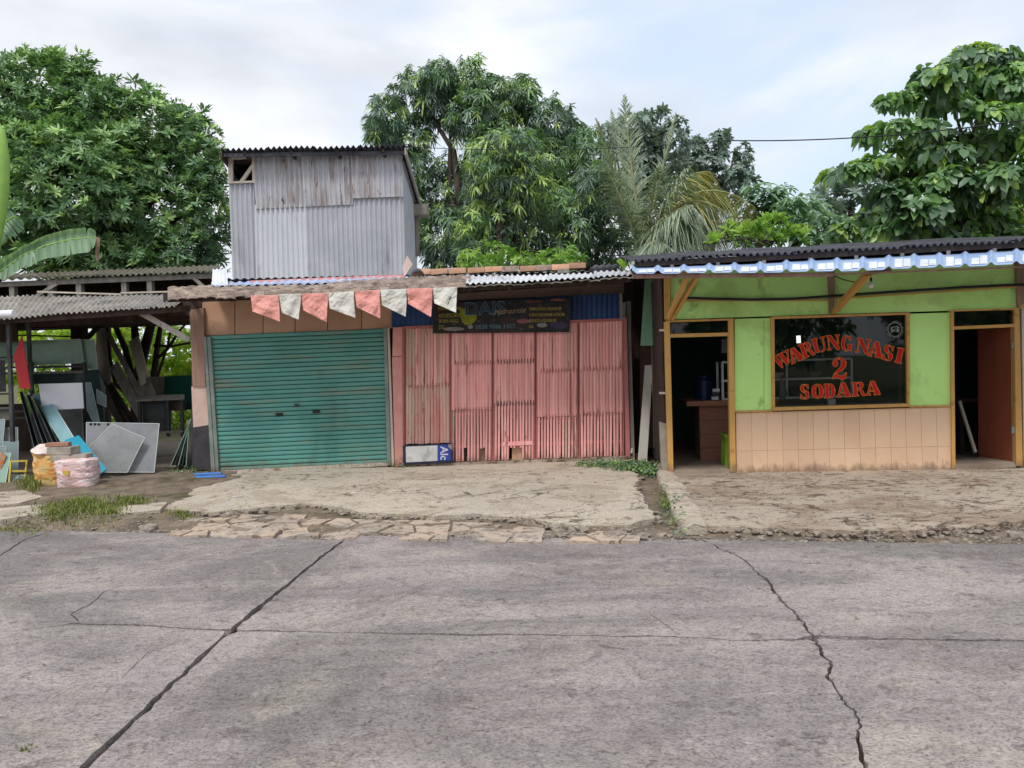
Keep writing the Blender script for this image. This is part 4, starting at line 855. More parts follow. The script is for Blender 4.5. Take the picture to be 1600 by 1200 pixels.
# ------------------------------------------------------------------ roofs of both shops
rf = thing('shop_roof', 'patched roof of old tiles and corrugated sheets covering both closed shops', 'roof', FL.pt(640, 440, .2))
def ey(x):                                            # lower edge of the tiled eave
    return np.interp(x, [262, 300, 400, 500, 600, 720, 800, 900, 985], [468, 466, 464, 461, 454, 449, 445.5, 440, 434])
rq = random.Random(5)
cols_x = list(range(262, 985, 15))
for row in range(5):
    for i, x in enumerate(cols_x):
        if x > 716 and row > 0: continue
        off = (row % 2) * 7; xa, xb = x + off, x + off + 16
        ww = 1.14 - row * .15; dy = -2.9 * row; jit = rq.uniform(-1.3, 1.3)
        sc_ = 1.0 if x < 716 else .45
        a = FL.pt(xa, ey(xa) + dy + jit, ww); b = FL.pt(xb, ey(xb) + dy + jit + rq.uniform(-.8, .8), ww); c_ = FL.pt(xb, ey(xb) + dy - 6.8 * sc_ + jit * .5, ww - .24); d_ = FL.pt(xa, ey(xa) + dy - 6.8 * sc_ + jit * .5, ww - .24)
        nn = Vector((0, 0, 1)); th = .012; arc = .016
        V = []
        for (p0, p1) in ((a, b), (d_, c_)):
            for k in range(5): q = p0.lerp(p1, k / 4); V.append(q + nn * (arc * math.sin(math.pi * k / 4) + rq.uniform(-.002, .002)))
        V2 = [Vector(v) - nn * th for v in V]
        F_ = [(k, k + 1, 5 + k + 1, 5 + k) for k in range(4)] + [(10 + k, 15 + k, 16 + k, 11 + k) for k in range(4)] + [(k, 10 + k, 11 + k, k + 1) for k in range(4)] + [(5 + k, 6 + k, 16 + k, 15 + k) for k in range(4)] + [(0, 5, 15, 10), (4, 14, 19, 9)]
        MB().add(V + V2, F_).make('roof_tile', M['shingle'] if x < 716 else M['greywood'], rf)
for (x0, x1, dy, w_) in ((262, 720, 1.0, .98), (262, 720, 0, .50), (716, 988, 3, .98)):
    MB().bar(FL.pt(x0, ey(x0) + dy, w_), FL.pt(x1, ey(x1) + dy, w_), .05, .06).make('eave_batten', M['darkwood'], rf)
for x in range(300, 985, 62): MB().bar(FL.pt(x, ey(x) + 3, 1.05), FL.pt(x + (800 - x) * .0 , ey(x) - 8, -.9), .05, .07).make('rafter', M['darkwood'], rf)
def rsheet(x0, x1, y0a, y0b, y1a, y1b, wa, wb, waves, m, amp=.014, name='roof_sheet', dz=0): return MB().corr(FL.pt(x0, y0a, wa) , FL.pt(x1, y0b, wa), FL.pt(x1 + (800 - x1) * .0, y1b, wb), FL.pt(x0, y1a, wb), waves, amp, nv=4, th=.005, wob=.006).make(name, M[m] if isinstance(m, str) else m, rf)
rsheet(330, 440, 447.5, 444.5, 441, 439, .42, -.4, 8, 'bluesheet'); rsheet(438, 545, 444.5, 441.5, 437.5, 435, .44, -.4, 8, 'bluesheet'); rsheet(543, 645, 441.3, 437, 434.5, 432, .42, -.4, 8, 'bluesheet'); rsheet(640, 740, 438, 434, 431, 428.5, .42, -.5, 8, 'galv')
rsheet(728, 800, 443.5, 440.5, 431, 430, 1.15, .0, 8, 'whitesheet'); rsheet(798, 860, 440.3, 437.2, 430, 429, 1.17, .0, 7, 'whitesheet'); rsheet(858, 930, 437, 433, 428, 426.5, 1.15, .0, 8, 'whitesheet'); rsheet(928, 992, 432.5, 429, 424, 422.5, 1.12, .0, 7, 'galv')
# remaining roof plane behind (seen from elsewhere)
for x0, x1 in ((330, 645), (645, 985)):
    MB().corr(FL.pt(x0, 436 - (x0 - 330) * .022, -.42), FL.pt(x1, 436 - (x1 - 330) * .022, -.42), FL.at(FL.ux(x1, 430, -.42), -4.7, 2.62), FL.at(FL.ux(x0, 430, -.42), -4.7, 2.62), 26, .014, nv=2, th=.005).make('roof_sheet', M['galv'], rf)
MB().bar(FL.pt(392, 441, -.35), FL.pt(632, 431.5, -.35), .05, .05).make('flashing_strip', M['pinkpost'], rf)
# row of clay ridge tiles
cx = [661, 688, 716, 745, 772, 798, 826, 852, 876, 902]
for i, x in enumerate(cx):
    y = 427.5 - i * .95 + rq.uniform(-.6, .6); a = FL.pt(x - 14, y + .8 + rq.uniform(-.7, .7), -.15); b = FL.pt(x + 12.5, y - .8 + rq.uniform(-.9, .9), -.15 + rq.uniform(-.05, .05)); mb = MB(); ax = (b - a).normalized(); R0_ = .088 + .008 * rq.random(); V = []
    for th_ in (0, .014):
        for (q, rr0) in ((a, R0_ + .008), (b, R0_)):
            for k in range(9): an = math.pi * k / 8; V.append(q + FL.n * math.cos(an) * (rr0 - th_) + Vector((0, 0, 1)) * (math.sin(an) * (rr0 - th_) - .02))
    F_ = [(k, k + 1, 9 + k + 1, 9 + k) for k in range(8)] + [(18 + k, 27 + k, 28 + k, 19 + k) for k in range(8)] + [(k, 18 + k, 19 + k, k + 1) for k in range(8)] + [(9 + k, 10 + k, 28 + k, 27 + k) for k in range(8)]
    mb.add(V, F_).make('ridge_tile', M['clay'] if i not in (5, 7) else M['shingle'], rf, smooth='auto')
for x, y in ((771, 432), (880, 424)): MB().box(FL.pt(x, y, .02), FL.u * .09, FL.n * .06, (0, 0, .03)).make('loose_brick', M['greywood'], rf)
for k in range(4): MB().tube([FL.pt(925 + k * 10, 423 - k * .8, -.1), FL.pt(932 + k * 10, 418 - k * .5, -.6)], .05, 10).make('dark_tile', M['darkroof'], rf)
MB().corr(FL.pt(331, 446, .1), FL.pt(356, 445, .1), FL.pt(354, 419, -.2), FL.pt(332, 421, -.2), 4, .012, nv=2, th=.004).make('white_offcut', M['whitesheet'], rf)
def capf(a, b):
    an = math.pi * a; q = FL.pt(640 + 12, 436, .1); return tuple(q + FL.u * (-.12 * math.cos(an)) + Vector((0, 0, .17 * math.sin(an) * (1 - .3 * b))) + FL.n * (-.25 * b))
MB().grid(capf, 12, 3).make('white_ridge_cap', M['whitesheet'], rf)
tag(MB().prism([FL.pt(629, 418, -.3), FL.pt(636, 399, -.3), FL.pt(645, 413, -.3), FL.pt(639, 421, -.25), FL.pt(632, 432, -.2)], FL.n * -.01).make('torn_cloth', M['plaster']), 'torn pink rag caught on the roof by the shed corner', 'cloth')
tag(MB().tube([FL.pt(726, 451.5, .60), FL.pt(867, 444.8, .60)], .018, 10).make('tube_lamp', M['white'], smooth='auto'), 'unlit white tube lamp under the eave above the banner', 'lamp')
tag(MB().prism([FL.pt(963, 408, -.3), FL.pt(969, 403, -.3), FL.pt(981, 413, -.3), FL.pt(975, 421, -.3)], FL.n * -.03).make('green_block', M['plastic_g']), 'light green plastic scrap on the roof beside the dark roof end', 'scrap')

# ------------------------------------------------------------------ bunting of faded cloth flags
FLG = [(391, 462, 395, 487, 438, 503, 435, 461, 'r'), (435, 460, 441, 489, 467, 500, 471, 459, 'w'), (471, 459, 474, 485, 511, 504, 513, 458, 'r'), (513, 458, 515, 482, 555, 497, 553, 455, 'w'), (554, 455, 557, 480, 594, 498, 594, 453, 'r'), (594, 453, 597, 477, 634, 495, 636, 451, 'w'), (635, 451, 638, 475, 674, 496, 676, 450, 'r'), (676, 450, 679, 474, 713, 489, 714, 448.5, 'w')]
red_lab = iter(['leftmost and longest of the faded red bunting flags', 'second faded red bunting flag from the left', 'third faded red bunting flag, over the shutter right half', 'faded red bunting flag nearest the dark banner'])
wht_lab = iter(['narrow crumpled white bunting flag, second from left', 'white bunting flag with a frayed pointed corner', 'white bunting flag beside the blue wall corner', 'white bunting flag with two dark tears, at the right end'])
for i, (ax_, ay, bx_, by, cx_, cy, dx_, dy, kk) in enumerate(FLG):
    A, B, C_, D_ = Vector((ax_, ay)), Vector((bx_, by)), Vector((cx_, cy)), Vector((dx_, dy))
    def ffn(a, b, A=A, B=B, C_=C_, D_=D_, i=i):
        top_ = A.lerp(D_, a); bt = B.lerp(C_, a); q = top_.lerp(bt, b); q.x += 1.2 * math.sin(b * 5 + i) * (.3 if a < .05 or a > .95 else .1)
        w_ = 1.155 + .020 * mn.noise(Vector((a * 3 + i * 7, b * 2.5, 1))) + .016 * math.sin(a * 9 + b * 5 + i) * (.35 + .65 * b) + .010 * mn.noise(Vector((a * 9 + b * 6, b * 3 - a * 4, i * 3.0))) + .02 * b
        w_ += .007 * mn.noise(Vector((a * 16 + b * 14, b * 9 - a * 6, i * 5.0)))
        return tuple(FL.pt(q.x, q.y, w_))
    f_ = MB().grid(ffn, 34, 34).make('bunting_flag', M['flag_' + kk], None, smooth=True); tag(f_, next(red_lab if kk == 'r' else wht_lab), 'flag', 'bunting flags along the eave')
    f_.modifiers.new('cloth_thickness', 'SOLIDIFY').thickness = .002
    if i == 7:
        for pts in ([(701.5, 467), (705, 463), (705.5, 464.5), (702, 470)], [(699, 474), (702, 470), (702, 472), (699.5, 477)]): MB().prism(fpoly(FL, pts, 1.205), FL.n * -.002).make('tear', M['cable'], f_)

# ------------------------------------------------------------------ grey corrugated upper shed
WS = -1.15
sh = thing('upper_shed', 'tall shed clad in grey corrugated sheets standing on the shop roof', 'shed', FL.pt(500, 438, WS))
def shs(pts, w_, waves, m, nm='wall_sheet', wob=.004):     # pts: bottom left, bottom right, top right, top left
    q = [FL.pt(x, y, WS + w_) for x, y in pts]; return MB().corr(*q, waves, .016, seg=10, nv=5, th=.003, wob=wob).make(nm, M[m], sh)
shs([(364, 439), (402, 437.5), (397, 285), (357, 285)], .0, 5, 'galv'); M['galv_new'] = pm('brighter_galvanised_sheet', S(200, 202, 206), S(214, 214, 216), 1.3, .5, .15, 30, metal=.15, var=.02, dirt=[(S(166, 164, 166), 3, .58, .2, (1, 1, .3))]); shs([(400, 437.5), (483, 434.5), (478, 318), (398, 320)], .012, 10.5, 'galv_new'); shs([(480, 434.6), (558, 431.6), (553, 305), (476, 308)], .022, 10, 'galv'); shs([(555, 431.7), (633, 428.5), (630, 300), (551, 303)], .012, 10, 'galv')
shs([(400, 326.5), (477, 323), (472, 240), (394, 245)], .036, 10, 'galv_rust'); shs([(476, 323), (552, 319.5), (549, 237), (470, 240)], .046, 10, 'galv_rust', wob=.008); shs([(551, 310), (630, 307), (627, 233), (547, 237)], .054, 10, 'galv_rust')
# east side wall, ending against the sloping roof
c0 = FL.pt(632.5, 429, WS); c0t = FL.pt(627.5, 233, WS)
c1 = c0 - FL.n * 1.9 + Vector((0, 0, 0)); c1t = c0t - FL.n * 1.9 + Vector((0, 0, -.38)); c1.z = c0.z
MB().corr(c0, c1, c1t, c0t, 18, .011, seg=8, nv=3, th=.003).make('side_sheet', M['galv'], sh)
d0 = FL.pt(364, 439, WS - .02); d0t = FL.pt(356, 247, WS - .02); d1 = d0 - FL.n * 1.9; d1t = d0t - FL.n * 1.9 + Vector((0, 0, -.38))
MB().corr(d0, d1, d1t, d0t, 18, .011, seg=8, nv=3, th=.003).make('side_sheet', M['galv'], sh); MB().corr(d1, c1, c1t, d1t, 30, .011, seg=6, nv=1, th=.003).make('rear_sheet', M['galv'], sh)
MB().prism([d0, c0, c1, d1], (0, 0, -.04)).make('shed_floor', M['darkwood'], sh)
for a, b, wd_ in [((360.5, 247), (361, 286), .075), ((362, 247.5), (397, 245.5), .04), ((376, 286), (396, 258), .055), ((396, 246), (397, 286), .04), ((357, 285.5), (398, 284), .03)]:
    MB().bar(FL.pt(*a, WS + .03), FL.pt(*b, WS + .03), .05, wd_, up=(0, 0, 1) if abs(a[0] - b[0]) > 15 else (1, 0, 0)).make('window_timber', M['palewood'], sh)
# roof
ra, rb_ = FL.pt(345, 233, WS + .30), FL.pt(633, 227.5, WS + .30)
rc, rd = rb_ - FL.n * 2.6 + Vector((0, 0, -.55)), ra - FL.n * 2.6 + Vector((0, 0, -.55))
for k in range(4):
    t0, t1 = k / 4, min(1, (k + 1) / 4 + .006); z = Vector((0, 0, .012 * (k % 2)))
    MB().corr(ra.lerp(rb_, t0) + z, ra.lerp(rb_, t1) + z, rd.lerp(rc, t1) + z, rd.lerp(rc, t0) + z, 8.5, .024, nv=3, th=.006, wob=.012).make('roof_sheet', M['darkroof'], sh)
    MB().bar((ra.lerp(rb_, (k + .5) / 4)) + Vector((0, 0, -.05)) - FL.n * .05, (rd.lerp(rc, (k + .5) / 4)) + Vector((0, 0, -.05)), .05, .06).make('rafter', M['darkwood'], sh)
MB().bar(ra + Vector((.02, 0, -.085)) - FL.n * .06, rb_ + Vector((-.02, 0, -.085)) - FL.n * .12, .03, .06).make('eave_board', M['darkroof'], sh)
MB().bar(ra + Vector((.02, 0, -.09)) - FL.n * .4, rb_ + Vector((-.02, 0, -.09)) - FL.n * .4, .05, .12).make('wall_plate', M['darkwood'], sh)
MB().bar(rb_ + Vector((0, 0, -.09)), rc + Vector((0, 0, -.09)), .03, .12).make('verge_board', M['greywood'], sh); MB().bar(ra + Vector((0, 0, -.09)), rd + Vector((0, 0, -.09)), .03, .12).make('verge_board', M['darkwood'], sh)
MB().box(FL.pt(656, 330, WS - 1.7), FL.u * .16, FL.n * .2, (0, 0, .10)).make('side_bracket', M['greywood'], sh); MB().bar(FL.pt(651, 315, WS - 1.7), FL.pt(653, 400, WS - 1.7), .08, .06).make('side_post', M['greywood'], sh)

# ------------------------------------------------------------------ dark gap between the buildings
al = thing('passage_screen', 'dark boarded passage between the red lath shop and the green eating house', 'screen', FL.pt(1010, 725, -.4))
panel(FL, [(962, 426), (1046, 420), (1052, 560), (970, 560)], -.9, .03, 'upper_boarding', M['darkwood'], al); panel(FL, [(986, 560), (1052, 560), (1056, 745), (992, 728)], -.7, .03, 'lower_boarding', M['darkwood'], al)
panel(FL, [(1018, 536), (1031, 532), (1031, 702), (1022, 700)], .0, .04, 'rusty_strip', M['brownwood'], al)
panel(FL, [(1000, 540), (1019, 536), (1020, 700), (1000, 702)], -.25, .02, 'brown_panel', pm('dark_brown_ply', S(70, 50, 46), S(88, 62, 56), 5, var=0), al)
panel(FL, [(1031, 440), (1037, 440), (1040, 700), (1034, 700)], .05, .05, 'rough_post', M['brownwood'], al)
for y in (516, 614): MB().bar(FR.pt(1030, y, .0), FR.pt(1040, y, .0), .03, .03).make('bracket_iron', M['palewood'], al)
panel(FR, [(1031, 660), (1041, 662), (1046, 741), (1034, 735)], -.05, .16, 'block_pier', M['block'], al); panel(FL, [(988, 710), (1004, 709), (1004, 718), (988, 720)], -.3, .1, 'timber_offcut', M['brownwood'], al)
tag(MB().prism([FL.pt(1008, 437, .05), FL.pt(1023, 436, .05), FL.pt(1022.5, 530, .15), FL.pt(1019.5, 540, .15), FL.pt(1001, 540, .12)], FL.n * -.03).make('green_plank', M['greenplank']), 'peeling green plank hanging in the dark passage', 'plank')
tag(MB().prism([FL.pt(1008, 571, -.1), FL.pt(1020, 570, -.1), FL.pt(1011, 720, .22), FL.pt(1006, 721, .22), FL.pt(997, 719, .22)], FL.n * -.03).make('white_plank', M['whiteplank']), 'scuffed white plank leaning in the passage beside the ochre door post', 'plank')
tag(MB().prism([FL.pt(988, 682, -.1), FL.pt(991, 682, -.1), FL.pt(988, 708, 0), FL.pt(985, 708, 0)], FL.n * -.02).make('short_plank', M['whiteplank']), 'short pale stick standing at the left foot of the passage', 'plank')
# ------------------------------------------------------------------ lime green eating house
gh = thing('eating_house', 'lime green eating house with ochre frames, tiled base and blue canopy', 'restaurant', G(1300, 742))
def gp(pts, w_, th, nm, m, par=gh, **k): return panel(FR, pts, w_, th, nm, M[m] if isinstance(m, str) else m, par, **k)
def gb(a, b, wa, wb, wid, hgt, nm, m='ochre', par=gh, up=(0, 0, 1)): return MB().bar(FR.pt(*a, wa), FR.pt(*b, wb), wid, hgt, up=up).make(nm, M[m], par)
def tl(x): return 500.5 - (x - 1040) * .0295            # lintel line
gp([(1048, 420), (1299, 416), (1299, tl(1299) - 2), (1048, tl(1048) - 1)], -.01, .05, 'upper_board', 'green'); gp([(1300, 416), (1600, 398), (1800, 388), (1800, tl(1800) - 2), (1300, tl(1300) - 2)], -.012, .05, 'upper_board', 'green')
gp([(1148, tl(1148) + 1), (1193.3, tl(1193) + 1), (1193.3, 640.5), (1148, 642)], -.01, .05, 'wall_board', 'green'); gp([(1194, tl(1194) + 1), (1207, tl(1207) + 1), (1207, 640), (1194, 640.5)], -.013, .05, 'wall_board', 'green')
gp([(1421, tl(1421) + 1), (1486, tl(1486) + 1), (1486, 633), (1421, 635)], -.01, .05, 'wall_board', 'green')
# ochre framing
gp([(1041, tl(1041)), (1147, tl(1147)), (1147, tl(1147) + 3), (1041, tl(1041) + 3.5)], .03, .09, 'door_head', 'ochre')
gp([(1038, 503), (1046.5, 503), (1052.5, 741), (1044, 741)], .04, .10, 'door_jamb', 'ochre'); gp([(1138, 500.5), (1146, 500.5), (1150, 738.5), (1141, 738.5)], .035, .10, 'door_jamb', 'ochre'); gp([(1047, 522), (1138, 519.5), (1138, 525), (1047, 527.5)], .03, .07, 'transom_bar', 'ochre')
gp([(1204.5, 494.8), (1422, 488), (1422, 491.5), (1204.5, 498.6)], .03, .08, 'window_head', 'ochre'); gp([(1204.5, 498.6), (1210, 498.4), (1211, 636), (1207, 640)], .03, .08, 'window_jamb', 'ochre'); gp([(1416.5, 491.7), (1421.5, 491.5), (1421.5, 633), (1418, 634)], .03, .08, 'window_jamb', 'ochre'); gp([(1207, 636.5), (1422, 630.5), (1422, 635.5), (1207, 642)], .045, .10, 'window_sill', 'ochre')
gp([(1147, 642), (1207, 640.5), (1207, 643.2), (1147, 644.8)], .02, .06, 'dado_rail', 'ochre'); gp([(1422, 634), (1487, 632.5), (1487, 635.5), (1422, 637)], .02, .06, 'dado_rail', 'ochre')
gp([(1486, 485), (1490.5, 485), (1493, 732.5), (1487.5, 733)], .03, .09, 'door_jamb', 'ochre'); gp([(1490.5, 484), (1586, 481.5), (1586, 484), (1490.5, 486.5)], .03, .09, 'door_head', 'ochre'); gp([(1490.5, 510), (1586, 506), (1586, 511), (1490.5, 515)], .03, .07, 'transom_bar', 'ochre'); gp([(1585, 482), (1593, 481.5), (1598, 728), (1588, 728)], .035, .10, 'door_jamb', 'ochre')
gp([(1596, 470), (1800, 462), (1806, 728), (1600, 728)], -.01, .10, 'white_wall', 'whitewall'); gp([(1594, 477), (1800, 470), (1800, 474), (1594, 481)], .03, .06, 'side_head', 'ochre')
gp([(1038, 424), (1048, 424), (1047, 498), (1039, 499)], .05, .08, 'corner_post', 'ochre'); gp([(1294, 418), (1304, 418), (1304, 489), (1296, 490)], .03, .05, 'wall_batten', 'brownwood'); gp([(1588, 402), (1600, 400), (1600, 474), (1592, 480)], .05, .08, 'wall_batten', 'brownwood')
MB().bar(FR.pt(1046, 469.5, .02), FR.pt(1294, 469, .02), .04, .02).make('wall_rail', M['ochre'], gh); MB().bar(FR.pt(1304, 466.5, .02), FR.pt(1588, 448, .02), .04, .02).make('wall_rail', M['ochre'], gh)
# canopy brackets
for (a, b, w0, w1) in [((1044, 497), (1075, 430), .06, 1.0), ((1050, 497), (1091, 428), .08, 1.02), ((1302, 487), (1353, 428), .05, 1.02), ((1308, 484), (1358, 428), .06, 1.04)]: gb(a, b, w0, w1, .04, .065, 'bracket_strut')
gb((1060, 428), (1092, 429), .90, 1.12, .04, .05, 'bracket_tie'); gb((1352, 428), (1392, 421), .98, 1.12, .05, .045, 'bracket_tie', 'brownwood')
# tiled base: each tile a part
gp([(1149.5, 645), (1487, 635.5), (1491, 733), (1151, 740)], -.012, .08, 'tile_bed', 'grout')
NT_ = 14; ys = [0, .63, 1.0]
for i in range(NT_):
    for j in range(2):
        def q(a, b, sx=0.0, sy=0.0):
            xt = 1150 + (1486.5 - 1150) * a; xb = 1151.5 + (1490 - 1151.5) * a; yt = 645.2 - 9.3 * a; yb = 740 - 7.2 * a
            return (xt + (xb - xt) * b, yt + (yb - yt) * b)
        g = .22; A = q(i / NT_, ys[j]); B = q((i + 1) / NT_, ys[j]); C_ = q((i + 1) / NT_, ys[j + 1]); D_ = q(i / NT_, ys[j + 1])
        gp([(A[0] + g, A[1] + g), (B[0] - g, B[1] + g), (C_[0] - g, C_[1] - g), (D_[0] + g, D_[1] - g)], -.002 + rq.uniform(-.0015, .0015), .01, 'wall_tile', 'tile')
gp([(1053, 736), (1141, 734), (1141, 741.5), (1053, 744)], .05, .9, 'door_step', 'floor'); gp([(1493, 727.5), (1586, 722.5), (1588, 730), (1494, 736)], .02, .6, 'door_step', 'floor')
gp([(1045, 741), (1600, 729), (1620, 729), (1620, 734), (1045, 746)], -.03, .10, 'plinth', 'court2')
# interior
WI = FR.ux(1600, 728) + 1.6; HI = 2.72
def fr(u_, w_, z): return FR.at(u_, w_, z)
MB().prism([fr(.0, -.08, .02), fr(WI, -.08, .02), fr(WI, -4, .02), fr(.0, -4, .02)], (0, 0, -.05)).make('floor_slab', M['floor'], gh)
MB().prism([fr(-.05, -4, 0), fr(WI, -4, 0), fr(WI, -4, HI), fr(-.05, -4, HI)], FR.n * -.06).make('rear_wall', M['inwall'], gh)
for u_ in (-.06, WI): MB().prism([fr(u_, -.09, 0), fr(u_, -4, 0), fr(u_, -4, HI), fr(u_, -.09, HI)], FR.u * .05).make('side_wall', M['inwall'], gh)
MB().prism([fr(-.09, -.06, 0), fr(-.09, -4, 0), fr(-.09, -4, HI), fr(-.09, -.06, HI)], FR.u * .02).make('outer_boarding', M['darkwood'], gh)
up_z = FR.ux(1486, 733)
MB().prism([fr(up_z - .15, -1.3, 0), fr(up_z - .15, -4, 0), fr(up_z - .15, -4, HI), fr(up_z - .15, -1.3, HI)], FR.u * .05).make('partition', M['inwall'], gh)
MB().prism([fr(-.1, -.06, HI), fr(WI + .1, -.06, HI), fr(WI + .1, -4.1, HI), fr(-.1, -4.1, HI)], (0, 0, .04)).make('ceiling', M['darkwood'], gh)
tb_ = [FR.pt(1493, 655, -1.0), FR.pt(1530, 653, -1.0), FR.pt(1530, 647, -2.2), FR.pt(1493, 649, -2.2)]
# right door leaf, opened inwards
hx = FR.pt(1584.5, 512, -.03); hb = FR.pt(1585, 727, -.03); sx = FR.pt(1527.5, 514.5, -.62)
sbm = Vector((sx.x, sx.y, hb.z))
dl = MB().prism([hx, sx, sbm, Vector((hx.x, hx.y, hb.z))], (FR.u * .6 + FR.n * -.6).normalized() * .035).make('door_leaf', M['maroon'], gh)
MB().prism([Vector((hx.x, hx.y, hb.z)) + FR.n * .012 + FR.u * -.03, hx + FR.n * .012 + FR.u * -.03, hx + FR.n * .012, Vector((hx.x, hx.y, hb.z)) + FR.n * .012], FR.n * .012).make('edge_strip', M['brownwood'], dl)
for y in (540, 672): MB().box(FR.pt(1583, y, .0), FR.u * .02, FR.n * .012, (0, 0, .045)).make('hinge', M['steel'], dl)
# window glass with lettering
win = MB().prism(fpoly(FR, [(1210, 498.4), (1416.5, 491.7), (1418, 631), (1211, 637)], -.015), FR.n * -.005).make('window_pane', M['pane'], gh)
gp([(1048, 505), (1138, 502.5), (1138, 519.5), (1048, 522)], -.01, .005, 'transom_pane', 'pane'); gp([(1492, 487), (1585, 484.5), (1585, 506), (1492, 510)], -.01, .005, 'transom_pane', 'pane')
LR = flat('letter_red', S(200, 26, 16)); LY = flat('letter_orange_outline', S(232, 160, 70))
def arcp(cx, cy, ro, ri, a0, a1, n=8, sx=1.0, sy=1.0, rix=None):
    rix = ri if rix is None else rix
    o_ = [(cx + sx * ro * math.cos(math.radians(a0 + (a1 - a0) * k / n)), cy + sy * ro * math.sin(math.radians(a0 + (a1 - a0) * k / n))) for k in range(n + 1)]
    i_ = [(cx + rix * math.cos(math.radians(a1 + (a0 - a1) * k / n)), cy + sy * ri * math.sin(math.radians(a1 + (a0 - a1) * k / n))) for k in range(n + 1)]
    return o_ + i_
GL = {   # stencil slab glyphs on a unit square
 'I': [[(.18, 0), (.82, 0), (.82, .10), (.72, .13), (.72, .87), (.82, .90), (.82, 1), (.18, 1), (.18, .90), (.28, .87), (.28, .13), (.18, .10)]],
 'N': [[(0, 0), (.30, 0), (.30, .08), (.20, .12), (.20, .66), (.12, .80), (.12, .12), (0, .08)], [(0, 1), (.36, 1), (.90, .22), (.90, -.02), (.72, -.02), (.10, .88), (0, .92)], [(.66, 1), (1, 1), (1, .92), (.90, .88), (.90, .34), (.79, .50), (.79, .88), (.66, .92)]],
 'A': [[(.33, 1), (.62, 1), (1, .12), (1, 0), (.52, 0), (.52, .10), (.60, .14)], [(.30, .92), (.40, .66), (.20, .14), (.32, .09), (.32, 0), (0, 0), (0, .09), (.08, .14)], [(.30, .24), (.53, .24), (.49, .36), (.33, .36)]],
 'W': [[(0, 1), (.32, 1), (.32, .92), (.26, .88), (.38, .40), (.30, .0), (.24, 0), (.04, .88), (0, .92)], [(.34, 1), (.66, 1), (.66, .92), (.60, .88), (.72, .40), (.64, 0), (.56, 0), (.38, .88)], [(.42, .36), (.50, .70), (.42, .30)], [(.72, 1), (1, 1), (1, .92), (.93, .88), (.74, .08), (.70, .18), (.84, .88), (.72, .92)]],
 'R': [[(0, 0), (.50, 0), (.50, .10), (.40, .13), (.40, .87), (.40, 1), (0, 1), (0, .90), (.10, .87), (.10, .13), (0, .10)], [(.45, 1), (.66, 1), (.82, .95), (.88, .76), (.82, .58), (.66, .50), (.45, .50), (.45, .60), (.54, .60), (.60, .68), (.60, .84), (.54, .90), (.45, .90)], [(.50, .46), (.70, .46), (.84, .38), (.90, .16), (1, .12), (1, .02), (.86, -.02), (.70, .06), (.62, .34), (.50, .38)]],
 'U': [[(0, 1), (.48, 1), (.48, .92), (.38, .88), (.38, .22), (.44, .06), (.30, .0), (.14, .08), (.09, .26), (.09, .88), (0, .92)], [(.66, 1), (1, 1), (1, .92), (.90, .88), (.90, .26), (.82, .08), (.62, -.02), (.50, .01), (.54, .08), (.72, .14), (.79, .30), (.79, .88), (.66, .92)]],
 'G': [[(.44, 1.02), (.22, .95), (.04, .76), (0, .50), (.04, .24), (.20, .05), (.44, -.02), (.44, .10), (.34, .26), (.32, .50), (.34, .76), (.44, .90)], [(.50, 1.02), (.70, .95), (.78, 1.0), (.86, 1.0), (.86, .66), (.76, .66), (.66, .84), (.50, .91)], [(.50, -.02), (.64, .03), (.74, .10), (.84, .02), (.92, .02), (.92, .34), (1, .38), (1, .46), (.52, .46), (.52, .38), (.62, .34), (.62, .14), (.50, .09)]],
 'S': [[(.46, 1.02), (.18, .96), (.04, .74), (.14, .54), (.44, .42), (.46, .72), (.38, .78), (.38, .88), (.46, .92)], [(.50, 1.02), (.64, .97), (.76, 1.0), (.84, 1.0), (.86, .68), (.76, .68), (.66, .86), (.50, .92)], [(.52, -.02), (.82, .04), (.96, .26), (.86, .50), (.52, .62), (.50, .34), (.62, .24), (.60, .12), (.52, .08)], [(.48, -.02), (.32, .03), (.20, 0), (.10, 0), (.06, .34), (.18, .34), (.30, .14), (.48, .08)]],
 'O': [[(.46, 1.02), (.20, .94), (.03, .74), (0, .50), (.03, .26), (.20, .06), (.46, -.02), (.46, .10), (.38, .26), (.36, .50), (.38, .74), (.46, .90)], [(.54, 1.02), (.80, .94), (.97, .74), (1, .50), (.97, .26), (.80, .06), (.54, -.02), (.54, .10), (.62, .26), (.64, .50), (.62, .74), (.54, .90)]],
 'D': [[(0, 0), (.44, 0), (.44, 1), (0, 1), (0, .90), (.09, .87), (.09, .13), (0, .10)], [(.50, 1), (.66, .98), (.88, .84), (.98, .50), (.88, .16), (.66, .02), (.50, 0), (.50, .10), (.60, .22), (.64, .50), (.60, .78), (.50, .90)]],
 '2': [[(.10, .62), (.08, .80), (.22, .95), (.44, 1.02), (.44, .93), (.34, .90), (.34, .82), (.42, .74), (.38, .62), (.24, .56)], [(.50, 1.02), (.74, .96), (.94, .80), (.92, .60), (.70, .42), (.36, .26), (.22, .18), (.16, .26), (.34, .40), (.56, .56), (.64, .74), (.60, .88), (.50, .93)], [(.04, 0), (.14, .22), (.32, .26), (.60, .14), (.76, .16), (.86, .30), (.96, .30), (.92, .08), (.76, -.04), (.56, -.02), (.30, .08), (.14, .0)]],
}
